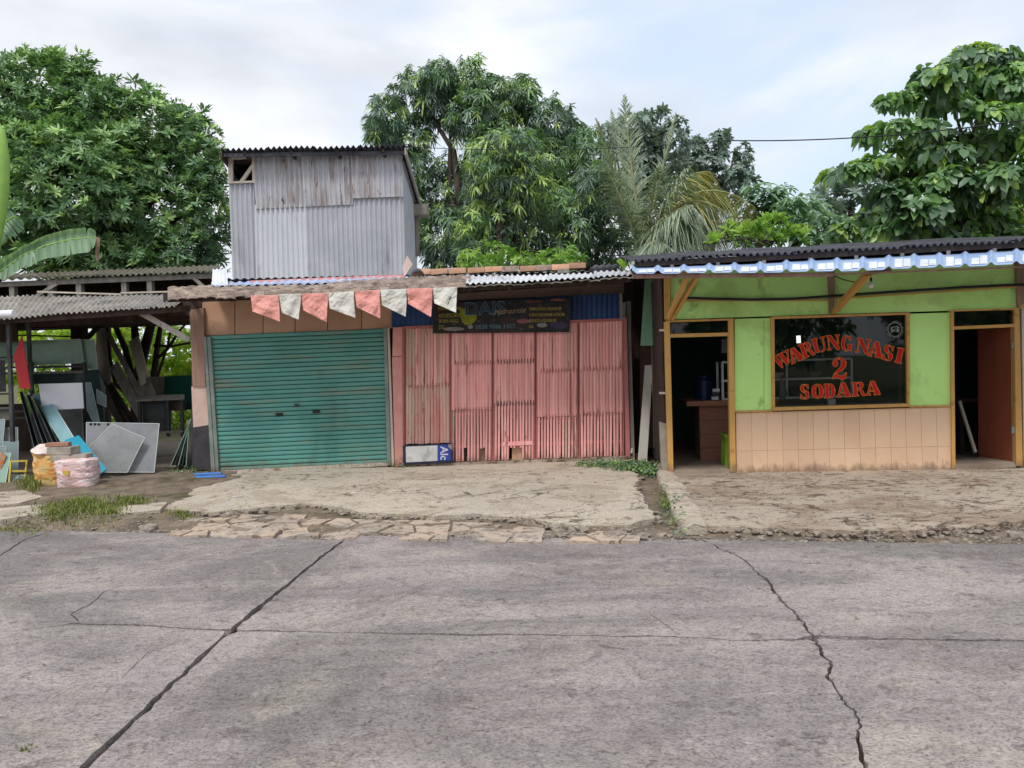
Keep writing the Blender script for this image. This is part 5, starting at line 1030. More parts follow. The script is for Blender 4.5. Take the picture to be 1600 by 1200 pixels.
def letter(ch, cx, cy, wd_, ht, rot):
    mb = MB(); ca, sa = math.cos(math.radians(rot)), math.sin(math.radians(rot))
    def tp(p, w_):
        x, y = (p[0] - .5) * wd_, (p[1] - .5) * ht; return FR.pt(cx + x * ca - y * sa * 1.0, cy - (x * sa + y * ca), w_)
    for poly in GL[ch]:
        mb.cm = 0; mb.prism([tp(p, -.008) for p in poly], FR.n * .0012); mb.cm = 1
        pts = [tp(p, -.0055) for p in poly]
        for a, b in zip(pts, pts[1:] + pts[:1]):
            if (b - a).length > 1e-4: mb.bar(a, b, .0038, .002, up=FR.n)
    o_ = mb.make('letter', [LR, LY], win); return o_
for ch, cx_, cy, wd_, ht, rot in [('W', 1223.5, 562, 28, 20, 27), ('A', 1242.5, 554.5, 21, 21, 24), ('R', 1260.5, 546.5, 20, 21, 20), ('U', 1280, 539, 21, 21, 13), ('N', 1302, 535, 22, 21, 5), ('G', 1323, 536.5, 18, 22, -3), ('N', 1348.5, 540.5, 23, 21, -9), ('A', 1368.5, 546, 22, 22, -11), ('S', 1388, 551.5, 18, 22, -14), ('I', 1405.5, 555.5, 17, 22, -13),
        ('2', 1311.5, 575.5, 24, 30, 0), ('S', 1257.5, 612, 15.5, 21, 1), ('O', 1277.5, 611.5, 18, 20.5, 2), ('D', 1296.5, 610.8, 17.5, 20.5, 2), ('A', 1318, 609, 21, 20.5, 2), ('R', 1341.5, 608, 20, 20, 3), ('A', 1364, 606.3, 21, 20, 3)]:
    letter(ch, cx_, cy, wd_ * (.97 if ch in 'GN' else 1.04), ht * 1.10, rot)
# round white seal printed on the glass
LW = flat('seal_white', S(176, 180, 176)); seal = MB()
c = Vector((1398.2, 515)); N_ = 40
def ringp(r_, k, n): a = 2 * math.pi * k / n; return FR.pt(c.x + r_ * math.cos(a), c.y + r_ * math.sin(a), -.009)
for k in range(N_): seal.prism([ringp(10.3, k, N_), ringp(10.3, k + 1, N_), ringp(11.0, k + 1, N_), ringp(11.0, k, N_)], FR.n * .001)
for k in range(26):
    if k % 9 == 8: continue
    a = 2 * math.pi * k / 26; p0 = FR.pt(c.x + 12 * math.cos(a), c.y + 12 * math.sin(a), -.008); seal.bar(p0, FR.pt(c.x + (13.2 + (k % 3) * .4) * math.cos(a), c.y + (13.2 + (k % 3) * .4) * math.sin(a), -.008), .006 + .004 * (k % 2), .001, up=FR.n)
for (a, b) in [((-7, -2), (-2, -4)), ((-2, -4), (3, -5)), ((3, -5), (7, -3)), ((-7, 2), (-3, 0)), ((-3, 0), (1, 3)), ((-4, 4), (-1, 1)), ((0, -1), (4, 0)), ((3, 1), (7, 1)), ((2, 3), (6, 4)), ((-6, 5), (-3, 3)), ((4, -3), (4, 3)), ((6, -3), (6, 3)), ((-5, -3), (-4, 2))]: seal.bar(FR.pt(c.x + a[0], c.y + a[1], -.008), FR.pt(c.x + b[0], c.y + b[1], -.008), .008, .001, up=FR.n)
seal.make('printed_seal', LW, win)

# canopy of trapezoid blue sheets with sky reflection painted on near the eave
def ce(x): return float(np.interp(x, [988, 1100, 1300, 1600, 1800], [426, 425.5, 423.0, 411.5, 403]))
def ct(x): return float(np.interp(x, [988, 1100, 1300, 1600, 1800], [416, 413, 402, 387, 378]))
xs = [988, 1068, 1148, 1228, 1308, 1388, 1468, 1548, 1628, 1708, 1788]
for i, (a, b) in enumerate(zip(xs, xs[1:])):
    w0, w1 = 1.22, -.25; dz = .006 * (i % 2)
    p0, p1, p2, p3 = FR.pt(a, ce(a), w0), FR.pt(b, ce(b), w0), FR.pt(b, ct(b), w1), FR.pt(a, ct(a), w1)
    z = Vector((0, 0, dz)); sh_ = MB().corr(p0 + z, p1 + z, p2 + z, p3 + z, 2.0, .020, seg=22, nv=3, th=.004, flat='hump').make('canopy_sheet', M['canopy'], gh)
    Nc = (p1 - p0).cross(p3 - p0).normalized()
    for k in range(4):                                # painted sky reflections: pale quads on the flats near the eave
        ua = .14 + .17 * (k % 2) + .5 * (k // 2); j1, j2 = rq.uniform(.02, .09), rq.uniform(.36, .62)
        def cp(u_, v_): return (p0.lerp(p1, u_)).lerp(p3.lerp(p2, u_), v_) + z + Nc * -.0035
        MB().prism([cp(ua - .02, j1 + .05 * (k % 2)), cp(ua + .135, j1 + .05 * (k % 2)), cp(ua + .145, j2 + .05 * (k % 2)), cp(ua - .01, j2 + .05 * (k % 2))], Nc * .002).make('sky_glint', M['canopy_glint'], gh)
MB().bar(FR.pt(988, ce(988) + 6, 1.14), FR.pt(1300, ce(1300) + 6, 1.14), .04, .05).make('canopy_beam', M['brownwood'], gh); MB().bar(FR.pt(1300, ce(1300) + 6, 1.14), FR.pt(1800, ce(1800) + 6, 1.14), .03, .02).make('canopy_beam', M['brownwood'], gh)
# upper dark roof
def ue(x): return float(np.interp(x, [990, 1300, 1600, 1800], [407, 391.5, 376, 366]))
xs = [990, 1075, 1160, 1245, 1330, 1415, 1500, 1585, 1700, 1810]
for i, (a, b) in enumerate(zip(xs, xs[1:])):
    dz = Vector((0, 0, .014 * (i % 2)))
    p0, p1 = FR.pt(a, ue(a), .10), FR.pt(b + 1, ue(b + 1), .10); MB().corr(p0 + dz, p1 + dz, p1 + dz - FR.n * 3.6 + Vector((0, 0, .50)), p0 + dz - FR.n * 3.6 + Vector((0, 0, .50)), 8 if b < 1600 else 10, .020, nv=3, th=.007, wob=.008).make('roof_sheet', M['darkroof'], gh)
MB().bar(FR.pt(992, ue(992) + 6, .03), FR.pt(1800, ue(1800) + 6, .03), .03, .075).make('fascia_board', M['darkwood'], gh)
MB().prism([FR.pt(988, 430, -.2), FR.pt(1800, 400, -.2), FR.pt(1800, 374, -.2), FR.pt(992, 409, -.2)], FR.n * -.04).make('soffit_boarding', M['darkwood'], gh)
for x in range(1050, 1790, 72): MB().bar(FR.pt(x, ue(x) + 13, .06), FR.pt(x - 6, ue(x) + 9, -.5), .045, .06).make('rafter_end', M['greywood'], gh)
MB().prism([FR.pt(985, 421, -.05), FR.pt(1001, 409, .1), FR.pt(1004, 413, .1), FR.pt(990, 424, -.05)], FR.n * -.03).make('verge_board', M['darkwood'], gh)

# things in and on the eating house
ct_ = thing('counter', 'brown laminate counter standing inside the left doorway', 'counter', FR.pt(1120, 720, -1.0))
def fg(px, py, w_, z):                                  # floor point of the eating house under a pixel at distance w_
    q_ = FR.pt(px, py, w_); return Vector((q_.x, q_.y, z))
c0, c1 = FR.ux(1094, 700, -1.05), FR.ux(1215, 700, -1.05)
MB().prism([fr(c0, -1.05, .02), fr(c1, -1.05, .02), fr(c1, -1.05, .86), fr(c0, -1.05, .86)], FR.n * -.5).make('counter_front', M['counter'], ct_)
for k in range(1, 4): MB().prism([fr(c0 - .003, -1.046, .21 * k), fr(c1, -1.046, .21 * k), fr(c1, -1.046, .21 * k + .006), fr(c0 - .003, -1.046, .21 * k + .006)], FR.n * -.003).make('board_joint', M['darkwood'], ct_)
MB().prism([fr(c0 - .20, -.93, .86), fr(c1, -.93, .86), fr(c1, -.93, .93), fr(c0 - .20, -.93, .93)], FR.n * -.8).make('counter_top', M['counter'], ct_)
st = thing('plastic_stool', 'lime green plastic stool beside the counter in the left doorway', 'stool', FR.pt(1136, 735, -.35))
s0 = FR.ux(1133, 720, -.35)
MB().prism([fr(s0 - .02, -.25, .46), fr(s0 + .30, -.25, .46), fr(s0 + .30, -.25, .50), fr(s0 - .02, -.25, .50)], FR.n * -.32).make('seat', M['plastic_g'], st); MB().prism([fr(s0 - .0, -.27, .40), fr(s0 + .28, -.27, .40), fr(s0 + .28, -.27, .46), fr(s0 - .0, -.27, .46)], FR.n * -.28).make('seat_skirt', M['plastic_g'], st)
for du, dw in ((.0, -.27), (.26, -.27), (.0, -.55), (.26, -.55)): MB().bar(fr(s0 + du + .02, dw, .40), fr(s0 + du + (.0 if du else .0), dw, .0), .05, .035, up=FR.n).make('leg', M['plastic_g'], st)
wj = thing('water_jug', 'dark blue plastic container standing on the counter', 'container', FR.pt(1105, 640, -1.3))
u1 = FR.ux(1102, 640, -1.35); MB().tube([fr(u1, -1.4, .93), fr(u1, -1.4, 1.22), fr(u1, -1.4, 1.26)], [.14, .14, .10], 20).make('jug_body', M['plastic_b'], wj, smooth='auto'); MB().tube([fr(u1, -1.4, 1.26), fr(u1, -1.4, 1.30)], [.11, .10], 20).make('jug_lid', M['plastic_b'], wj)
u2 = FR.ux(1117, 632, -1.1); jb = thing('jar_box', 'small white and dark packet stack on the counter edge', 'packet', fr(u2, -1.1, .93))
for k in range(3): MB().box(fr(u2 + .01 * k, -1.1, .96 + .06 * k), FR.u * .05, FR.n * .04, (0, 0, .024)).make('packet', M['white'] if k != 1 else M['darksteel'], jb)
dc = thing('display_case', 'white framed glass food case standing on the counter behind the window', 'display case', fr(FR.ux(1128, 630, -1.2), -1.2, .93))
v0, v1 = FR.ux(1129, 630, -1.05), FR.ux(1330, 630, -1.05)
for u_, w_ in ((v0, -1.02), (v1, -1.02), (v0, -1.45), (v1, -1.45), ((v0 + v1) / 2, -1.02)): MB().bar(fr(u_, w_, .93), fr(u_, w_, 1.50), .03, .03).make('case_post', M['white'], dc)
for z in (.945, 1.22, 1.50):
    MB().bar(fr(v0, -1.02, z), fr(v1, -1.02, z), .02, .03).make('case_rail', M['white'], dc); MB().prism([fr(v0, -1.04, z), fr(v1, -1.04, z), fr(v1, -1.45, z), fr(v0, -1.45, z)], (0, 0, -.008)).make('case_shelf', M['greywood'], dc)
bw = ['lower shelf leftmost grey', 'lower shelf second white', 'lower shelf third grey', 'lower shelf rightmost white', 'upper shelf leftmost grey', 'upper shelf middle white', 'upper shelf rightmost grey']
for k, (f_, z) in enumerate([(.1, .96), (.3, .96), (.62, .96), (.85, .96), (.2, 1.235), (.45, 1.235), (.75, 1.235)]):
    q_ = fr(v0 + (v1 - v0) * f_, -1.22, z); tag(MB().tube([q_, q_ + Vector((0, 0, .05)), q_ + Vector((0, 0, .08))], [.05, .10, .11], 14).make('food_bowl', M['white'] if k % 2 else M['steel'], smooth='auto'), f'{bw[k]} bowl in the glass food case behind the window', 'bowl', 'bowls in the glass food case')
q_ = FR.pt(1128, 530, -.8); tag(MB().prism([q_, q_ + FR.u * .12, q_ + FR.u * .13 + Vector((0, 0, -.20)), q_ + Vector((0, 0, -.20)) - FR.u * .01], FR.n * -.05).make('hanging_packets', M['g_grey']), 'clear packets hanging in the top of the left doorway', 'packet')
q_ = FR.pt(1222, 600, -.35); tag(MB().tube([q_ + Vector((0, 0, .10)), q_, q_ + Vector((.01, 0, -.14)), q_ + Vector((.0, 0, -.22))], [.006, .03, .06, .03], 10).make('hanging_bag', M['g_grey'], smooth=True), 'clear plastic bag hanging inside the lower left of the window', 'bag')
lamp = tag(MB().bar(FR.pt(1247.5, 524.5, -1.6), FR.pt(1248, 536, -1.6), .05, .05).make('lit_lamp', emis('lamp_glow', (1, 1, .96, 1), 1.6)), 'small lit white lamp seen through the upper left of the window', 'lamp')
tag(MB().box(FR.pt(1299, 627.5, -.10), FR.u * .05, FR.n * .02, (0, 0, .042)).make('white_cup', M['white']), 'whitish cup standing inside the window below the red letters', 'cup')
bl = thing('light_bulb', 'bare light bulb hanging under the canopy by the middle bracket', 'bulb', FR.pt(1361, 440, .62))
q_ = FR.pt(1361, 436, .62); MB().tube([q_ + Vector((0, 0, .02)), q_ + Vector((0, 0, -.03))], .014, 10).make('bulb_socket', M['cable'], bl); MB().tube([q_ + Vector((0, 0, -.03)), q_ + Vector((0, 0, -.05)), q_ + Vector((0, 0, -.08)), q_ + Vector((0, 0, -.105)), q_ + Vector((0, 0, -.115))], [.013, .026, .036, .026, .006], 14).make('bulb_glass', M['white'], bl, smooth=True)
tag(MB().tube([FR.pt(1304, 431, .06), FR.pt(1318, 437, .2), FR.pt(1334, 440.5, .4), FR.pt(1348, 439, .6)], .007, 6).make('lamp_wire', M['cable']), 'thin black wire drooping from the wall batten to the bulb', 'wire')
tag(MB().tube([FR.pt(x, y, .10) for x, y in [(1066, 465), (1120, 467), (1180, 468), (1235, 467), (1290, 463), (1350, 459), (1400, 455.5), (1500, 449), (1560, 446), (1620, 444), (1800, 440)]], .017, 8).make('wall_cable', M['cable'], smooth=True), 'thick black cable running along the green upper wall', 'cable')
tb = thing('side_table', 'low dark table inside the right doorway behind the maroon door', 'table', fr(FR.ux(1505, 690, -1.2), -1.3, .02))
ux0, ux1 = FR.ux(1490, 650, -1.4), FR.ux(1545, 650, -1.4)
MB().prism([fr(ux0, -1.2, .80), fr(ux1, -1.2, .80), fr(ux1, -1.2, .86), fr(ux0, -1.2, .86)], FR.n * -.6).make('table_top', M['darkwood'], tb)
for u_ in (ux0 + .04, ux1 - .04):
    for w_ in (-1.25, -1.75): MB().bar(fr(u_, w_, .80), fr(u_, w_, .02), .05, .05).make('leg', M['darkwood'], tb)
tag(MB().bar(FR.pt(1499, 627, -.9), FR.pt(1524, 707, -.5), .035, .035).make('leaning_stick', M['palewood']), 'pale wooden stick leaning inside the right doorway', 'stick')

# overhead cable
def cat(a, b, sag, n=24): return [a.lerp(b, k / n) + Vector((0, 0, -sag * 4 * (k / n) * (1 - k / n))) for k in range(n + 1)]
tag(MB().tube(cat(P(630, 229, 13.6), P(1135, 219.5, 12.6), .10) + cat(P(1135, 219.5, 12.6), P(1760, 160, 11.0), .16)[1:], [.006] * 24 + [.010] * 25, 5).make('overhead_cable', M['cable'], smooth=True), 'thin black cable strung across the sky from the shed roof to the right', 'cable')
# ------------------------------------------------------------------ vegetation
def nrm(a): return a / np.maximum(1e-6, np.linalg.norm(a, axis=1, keepdims=True))
def leaf_mesh(name, B, D, Nn, L, W, droop, rnd, m, parent=None, prof=(.30, 1.0, .72, .80), fold=.18, **k):
    """B base, D direction, Nn leaf normal; four faces and six to eight vertices a leaf"""
    D = nrm(D); side = nrm(np.cross(D, Nn)); up_ = nrm(np.cross(side, D)); n = len(B); L = L[:, None]; W = W[:, None]
    def pt(t, s_):
        q = B + D * L * t + side * W * s_ * .5 + up_ * (abs(s_) * W * fold); q[:, 2] -= (droop * (t ** 2) * L[:, 0]); return q
    t1, s1, t2, s2 = prof
    P_ = [pt(0, 0), pt(t1, -s1), pt(t1, 0), pt(t1, s1), pt(t2, -s2), pt(t2, 0), pt(t2, s2), pt(1.0, 0)]
    V = np.stack(P_, 1).reshape(-1, 3); c = (V.min(0) + V.max(0)) / 2
    tris = [(0, 2, 1), (0, 3, 2), (7, 4, 5), (7, 5, 6)]; quads = [(1, 2, 5, 4), (2, 3, 6, 5)]
    nt_, nq = len(tris) * n, len(quads) * n
    base = (np.arange(n) * 8)[:, None, None]
    T = (base + np.array(tris)[None]).reshape(-1); Q = (base + np.array(quads)[None]).reshape(-1)
    me = bpy.data.meshes.new(name); me.vertices.add(len(V)); me.vertices.foreach_set('co', (V - c).astype(np.float32).ravel())
    me.loops.add(len(T) + len(Q)); me.loops.foreach_set('vertex_index', np.concatenate([T, Q]).astype(np.int32))
    me.polygons.add(nt_ + nq); ls = np.concatenate([np.arange(nt_) * 3, nt_ * 3 + np.arange(nq) * 4]).astype(np.int32)
    me.polygons.foreach_set('loop_start', ls); me.polygons.foreach_set('use_smooth', np.ones(nt_ + nq, dtype=bool))
    me.update(calc_edges=True)
    at = me.attributes.new('rnd', 'FLOAT', 'POINT'); at.data.foreach_set('value', np.repeat(rnd, 8).astype(np.float32))
    me.materials.append(m); o = bpy.data.objects.new(name, me); col.objects.link(o)
    base_ = _w[parent.name] if parent is not None else Vector((0, 0, 0)); o.location = Vector(c) - base_; _w[o.name] = Vector(c)
    if parent is not None: o.parent = parent
    return o
def sample_lobes(lobes, D, dens, seed, shell=.55, depth_k=.9):
    g = np.random.default_rng(seed); Cs, Os, Ls = [], [], []
    for lb in lobes:
        px, py, rx, ry = lb[:4]; dy = lb[4] if len(lb) > 4 else g.uniform(-.9, .9)
        c = np.array(P(px, py, D + dy)); s_ = (D + dy) / FPX; R_ = np.array([rx * s_, (rx + ry) / 2 * s_ * depth_k, ry * s_])
        n = int(dens * (R_[0] * R_[2] * 2.4 + R_[1] * R_[0]) + 4)
        d = nrm(g.normal(size=(n, 3))); lump = np.array([mn.noise(Vector(v * 2.2) + Vector((px * .1, py * .1, 0))) for v in d])
        rad = (shell + (1 - shell) * g.random(n) ** .5) * (1 + .38 * lump)
        Cs.append(c + d * R_ * rad[:, None]); Os.append(d); Ls.append(np.full(n, g.random()))
    return np.concatenate(Cs), np.concatenate(Os), np.concatenate(Ls)
def rosettes(C, A, nl, el, L, W, g, spread=.25):
    """nl leaves round each axis A; el = mean angle from the axis"""
    K = len(C); A = nrm(A); t = nrm(np.cross(A, g.normal(size=(K, 3)))); b = np.cross(A, t)
    ks = np.repeat(g.uniform(.65, 1.3, K), nl); C2 = np.repeat(C, nl, 0); A2 = np.repeat(A, nl, 0); t2 = np.repeat(t, nl, 0); b2 = np.repeat(b, nl, 0)
    ph = (np.tile(np.arange(nl), K) * 2.399 + g.uniform(0, .5, K * nl)); e = el + g.normal(0, spread, K * nl)
    rad = t2 * np.cos(ph)[:, None] + b2 * np.sin(ph)[:, None]; D = A2 * np.cos(e)[:, None] + rad * np.sin(e)[:, None]
    N_ = A2 * np.sin(e)[:, None] - rad * np.cos(e)[:, None] + g.normal(0, .15, D.shape)
    N_[N_[:, 2] < -.2] *= -1
    return C2 + g.normal(0, .02, C2.shape), D, N_, ks * L * g.uniform(.7, 1.25, K * nl), ks * W * g.uniform(.75, 1.2, K * nl)
def limbs(parent, base, pts_list, r0_, m='bark', nm='trunk', limb='limb'):
    """trunk from base up to the first point, limbs towards the others"""
    base = Vector(base); t = Vector(pts_list[0]); g = random.Random(int(abs(base.x) * 100) + 3)
    mid = base.lerp(t, .5) + Vector((g.uniform(-.2, .2), g.uniform(-.1, .1), 0))
    MB().tube([base, base.lerp(mid, .5), mid, t], [r0_ * 1.2, r0_, r0_ * .85, r0_ * .6], 10).make(nm, M[m], parent, smooth=True)
    for q in pts_list[1:]:
        q = Vector(q); s_ = mid.lerp(t, g.uniform(.1, 1)); k = s_.lerp(q, .5) + Vector((g.uniform(-.3, .3), g.uniform(-.3, .3), g.uniform(-.1, .4)))
        MB().tube([s_, s_.lerp(k, .5), k, k.lerp(q, .6), q], [r0_ * .5, r0_ * .42, r0_ * .32, r0_ * .2, r0_ * .08], 7).make(limb, M[m], parent, smooth=True)
UP = np.array([0, 0, 1.0])
def tree(name, label, cat, lobes, D, basepx, dens, seed, mat_, nl, el, L, W, axis_mix=(.5, .6, .25), droop=.1, r0_=.16, prof=(.30, 1.0, .72, .80), shell=.55, tip=.12, group=None, trunk=True, extra=None, fold=.18, nlimb=9, young=.0):
    g = np.random.default_rng(seed); base = P(basepx[0], 560, D); base.z = -.05
    t = thing(name, label, cat, base, group)
    C, O, LR_ = sample_lobes(lobes, D, dens, seed, shell)
    A = O * axis_mix[0] + UP * axis_mix[1] + g.normal(0, axis_mix[2], O.shape)
    B, Dd, N_, L_, W_ = rosettes(C, A, nl, el, L, W, g)
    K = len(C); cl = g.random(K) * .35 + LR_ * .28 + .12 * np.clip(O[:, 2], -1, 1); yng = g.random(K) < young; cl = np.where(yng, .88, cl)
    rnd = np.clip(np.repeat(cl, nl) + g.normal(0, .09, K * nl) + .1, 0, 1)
    leaf_mesh('crown', B, Dd, N_, L_, W_, droop, rnd, mat_, t, prof, fold)
    if trunk:
        ctr = P(sum(l[0] for l in lobes) / len(lobes), sum(l[1] for l in lobes) / len(lobes), D); cs = [P(l[0], l[1], D).lerp(ctr, .22) + Vector((0, .5, 0)) for l in lobes]; top_ = P(basepx[0], basepx[1], D); g2 = random.Random(seed)
        limbs(t, base, [top_] + g2.sample(cs, min(nlimb, len(cs))), r0_)
    return t
def lv(*c): return [(i / (len(c) - 1), S(*x)) for i, x in enumerate(c)]
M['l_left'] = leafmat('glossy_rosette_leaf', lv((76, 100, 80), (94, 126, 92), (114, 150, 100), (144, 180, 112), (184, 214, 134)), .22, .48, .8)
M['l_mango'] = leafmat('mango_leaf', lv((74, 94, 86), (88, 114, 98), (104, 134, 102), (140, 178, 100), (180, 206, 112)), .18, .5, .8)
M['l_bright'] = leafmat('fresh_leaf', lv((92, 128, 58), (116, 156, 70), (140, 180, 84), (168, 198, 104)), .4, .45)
M['l_back'] = leafmat('hazed_far_leaf', lv((112, 128, 124), (128, 146, 138), (144, 162, 150), (162, 180, 162)), .2, .6, .3)  # distance haze is put into these paler leaf tones
M['l_pap'] = leafmat('bluish_palmate_leaf', lv((104, 134, 112), (126, 156, 130), (148, 176, 148), (170, 192, 164)), .3, .5)
M['l_big'] = leafmat('broad_leaf', lv((76, 102, 82), (92, 124, 92), (114, 150, 98), (146, 186, 102), (176, 202, 104)), .32, .42, .8)
M['l_hedge'] = leafmat('yellow_green_hedge_leaf', lv((124, 156, 52), (158, 190, 66), (192, 214, 90), (214, 226, 120)), .5, .5)  # the hedge's own yellow green leaf tones
M['l_palm'] = leafmat('palm_leaflet', lv((110, 128, 110), (134, 150, 128), (160, 174, 148), (186, 194, 164)), .2, .5, .5)
M['l_palm_y'] = leafmat('yellowing_palm_leaflet', lv((134, 138, 92), (160, 160, 100), (184, 178, 104), (198, 186, 126)), .3, .5)
M['l_banana'] = leafmat('banana_blade', lv((108, 140, 114), (132, 162, 130), (156, 182, 148)), .35, .4, .5)

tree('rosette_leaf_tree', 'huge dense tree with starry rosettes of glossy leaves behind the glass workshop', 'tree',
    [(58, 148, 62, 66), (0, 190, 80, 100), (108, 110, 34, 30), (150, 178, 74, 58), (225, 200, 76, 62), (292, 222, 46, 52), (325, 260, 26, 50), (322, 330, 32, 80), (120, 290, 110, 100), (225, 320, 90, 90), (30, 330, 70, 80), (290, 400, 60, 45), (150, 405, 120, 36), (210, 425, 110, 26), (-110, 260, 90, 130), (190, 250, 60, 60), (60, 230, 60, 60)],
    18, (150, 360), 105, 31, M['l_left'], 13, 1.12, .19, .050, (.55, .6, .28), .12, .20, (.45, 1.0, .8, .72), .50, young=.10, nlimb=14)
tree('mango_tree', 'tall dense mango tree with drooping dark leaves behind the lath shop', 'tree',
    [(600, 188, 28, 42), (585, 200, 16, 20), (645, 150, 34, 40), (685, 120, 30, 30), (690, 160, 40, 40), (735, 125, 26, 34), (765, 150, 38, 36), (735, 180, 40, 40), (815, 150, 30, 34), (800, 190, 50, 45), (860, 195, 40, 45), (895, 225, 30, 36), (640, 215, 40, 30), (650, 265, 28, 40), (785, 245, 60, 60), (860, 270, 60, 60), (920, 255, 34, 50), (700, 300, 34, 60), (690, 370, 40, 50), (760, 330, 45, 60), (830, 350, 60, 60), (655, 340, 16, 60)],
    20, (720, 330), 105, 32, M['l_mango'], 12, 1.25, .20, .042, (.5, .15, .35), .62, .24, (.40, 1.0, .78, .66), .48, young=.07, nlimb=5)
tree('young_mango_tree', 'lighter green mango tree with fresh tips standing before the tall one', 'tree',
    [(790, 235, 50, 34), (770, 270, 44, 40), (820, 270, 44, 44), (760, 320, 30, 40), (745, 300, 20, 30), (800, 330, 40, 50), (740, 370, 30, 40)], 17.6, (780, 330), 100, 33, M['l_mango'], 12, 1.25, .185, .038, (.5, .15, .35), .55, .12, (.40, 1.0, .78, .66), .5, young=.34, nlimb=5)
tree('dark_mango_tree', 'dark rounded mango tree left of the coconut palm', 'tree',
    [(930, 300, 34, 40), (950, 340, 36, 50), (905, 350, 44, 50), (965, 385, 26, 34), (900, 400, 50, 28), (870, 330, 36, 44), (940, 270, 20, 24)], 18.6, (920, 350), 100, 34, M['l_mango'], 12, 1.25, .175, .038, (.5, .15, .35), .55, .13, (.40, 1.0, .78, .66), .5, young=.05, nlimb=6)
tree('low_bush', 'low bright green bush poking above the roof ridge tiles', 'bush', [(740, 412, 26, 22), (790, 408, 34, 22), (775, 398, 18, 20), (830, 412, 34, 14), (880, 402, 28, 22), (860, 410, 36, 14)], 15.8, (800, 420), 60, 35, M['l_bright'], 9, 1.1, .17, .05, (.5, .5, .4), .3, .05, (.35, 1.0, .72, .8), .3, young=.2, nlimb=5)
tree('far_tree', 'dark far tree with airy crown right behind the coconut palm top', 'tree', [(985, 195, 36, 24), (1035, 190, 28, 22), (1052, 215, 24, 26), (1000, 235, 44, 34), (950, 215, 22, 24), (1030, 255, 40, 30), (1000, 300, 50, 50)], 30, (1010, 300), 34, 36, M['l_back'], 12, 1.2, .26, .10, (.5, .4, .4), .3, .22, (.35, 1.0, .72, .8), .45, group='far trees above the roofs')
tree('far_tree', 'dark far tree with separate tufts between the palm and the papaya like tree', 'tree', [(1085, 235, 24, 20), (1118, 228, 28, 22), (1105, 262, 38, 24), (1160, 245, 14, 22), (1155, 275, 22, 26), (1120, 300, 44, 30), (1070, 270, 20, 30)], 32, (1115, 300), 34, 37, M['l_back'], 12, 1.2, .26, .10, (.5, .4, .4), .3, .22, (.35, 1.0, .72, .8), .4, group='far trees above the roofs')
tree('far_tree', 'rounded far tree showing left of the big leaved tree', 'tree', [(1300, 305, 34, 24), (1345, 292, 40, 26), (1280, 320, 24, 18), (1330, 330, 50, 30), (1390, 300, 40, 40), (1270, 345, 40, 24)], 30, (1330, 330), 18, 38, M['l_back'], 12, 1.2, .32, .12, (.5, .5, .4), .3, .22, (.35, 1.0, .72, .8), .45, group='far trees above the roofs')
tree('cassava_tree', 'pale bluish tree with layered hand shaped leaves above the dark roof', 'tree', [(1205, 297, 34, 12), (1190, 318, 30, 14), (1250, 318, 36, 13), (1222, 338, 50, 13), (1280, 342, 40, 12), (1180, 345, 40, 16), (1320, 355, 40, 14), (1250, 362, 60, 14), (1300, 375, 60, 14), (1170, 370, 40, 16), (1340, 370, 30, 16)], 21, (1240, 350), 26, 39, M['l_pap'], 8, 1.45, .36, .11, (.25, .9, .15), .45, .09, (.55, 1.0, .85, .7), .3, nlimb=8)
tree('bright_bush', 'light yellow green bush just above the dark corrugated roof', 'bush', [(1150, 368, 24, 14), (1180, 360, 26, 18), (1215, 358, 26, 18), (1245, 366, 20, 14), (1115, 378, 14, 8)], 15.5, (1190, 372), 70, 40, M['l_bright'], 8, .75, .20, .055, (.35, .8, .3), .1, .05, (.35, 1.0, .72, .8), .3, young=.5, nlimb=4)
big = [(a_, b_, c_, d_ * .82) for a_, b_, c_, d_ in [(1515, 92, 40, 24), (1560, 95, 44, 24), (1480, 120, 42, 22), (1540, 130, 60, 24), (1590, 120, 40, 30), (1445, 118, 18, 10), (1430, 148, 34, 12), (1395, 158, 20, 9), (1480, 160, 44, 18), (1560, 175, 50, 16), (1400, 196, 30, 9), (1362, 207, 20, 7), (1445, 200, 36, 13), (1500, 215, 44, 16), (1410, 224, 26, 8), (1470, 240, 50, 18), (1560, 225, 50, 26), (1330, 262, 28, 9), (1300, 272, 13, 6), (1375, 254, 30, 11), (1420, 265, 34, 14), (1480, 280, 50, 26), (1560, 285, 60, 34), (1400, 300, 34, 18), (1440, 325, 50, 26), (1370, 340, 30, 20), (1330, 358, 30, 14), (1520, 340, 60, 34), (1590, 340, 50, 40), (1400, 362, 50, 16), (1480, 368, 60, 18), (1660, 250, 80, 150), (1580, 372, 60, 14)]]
tree('broad_leaf_tree', 'tall tiered tree with large broad leaves at the right edge', 'tree', big, 14.5, (1540, 300), 95, 41, M['l_big'], 7, 1.35, .20, .125, (.55, .45, .3), .55, .13, (.42, 1.0, .80, .84), .35, young=.10, nlimb=22, fold=.10)
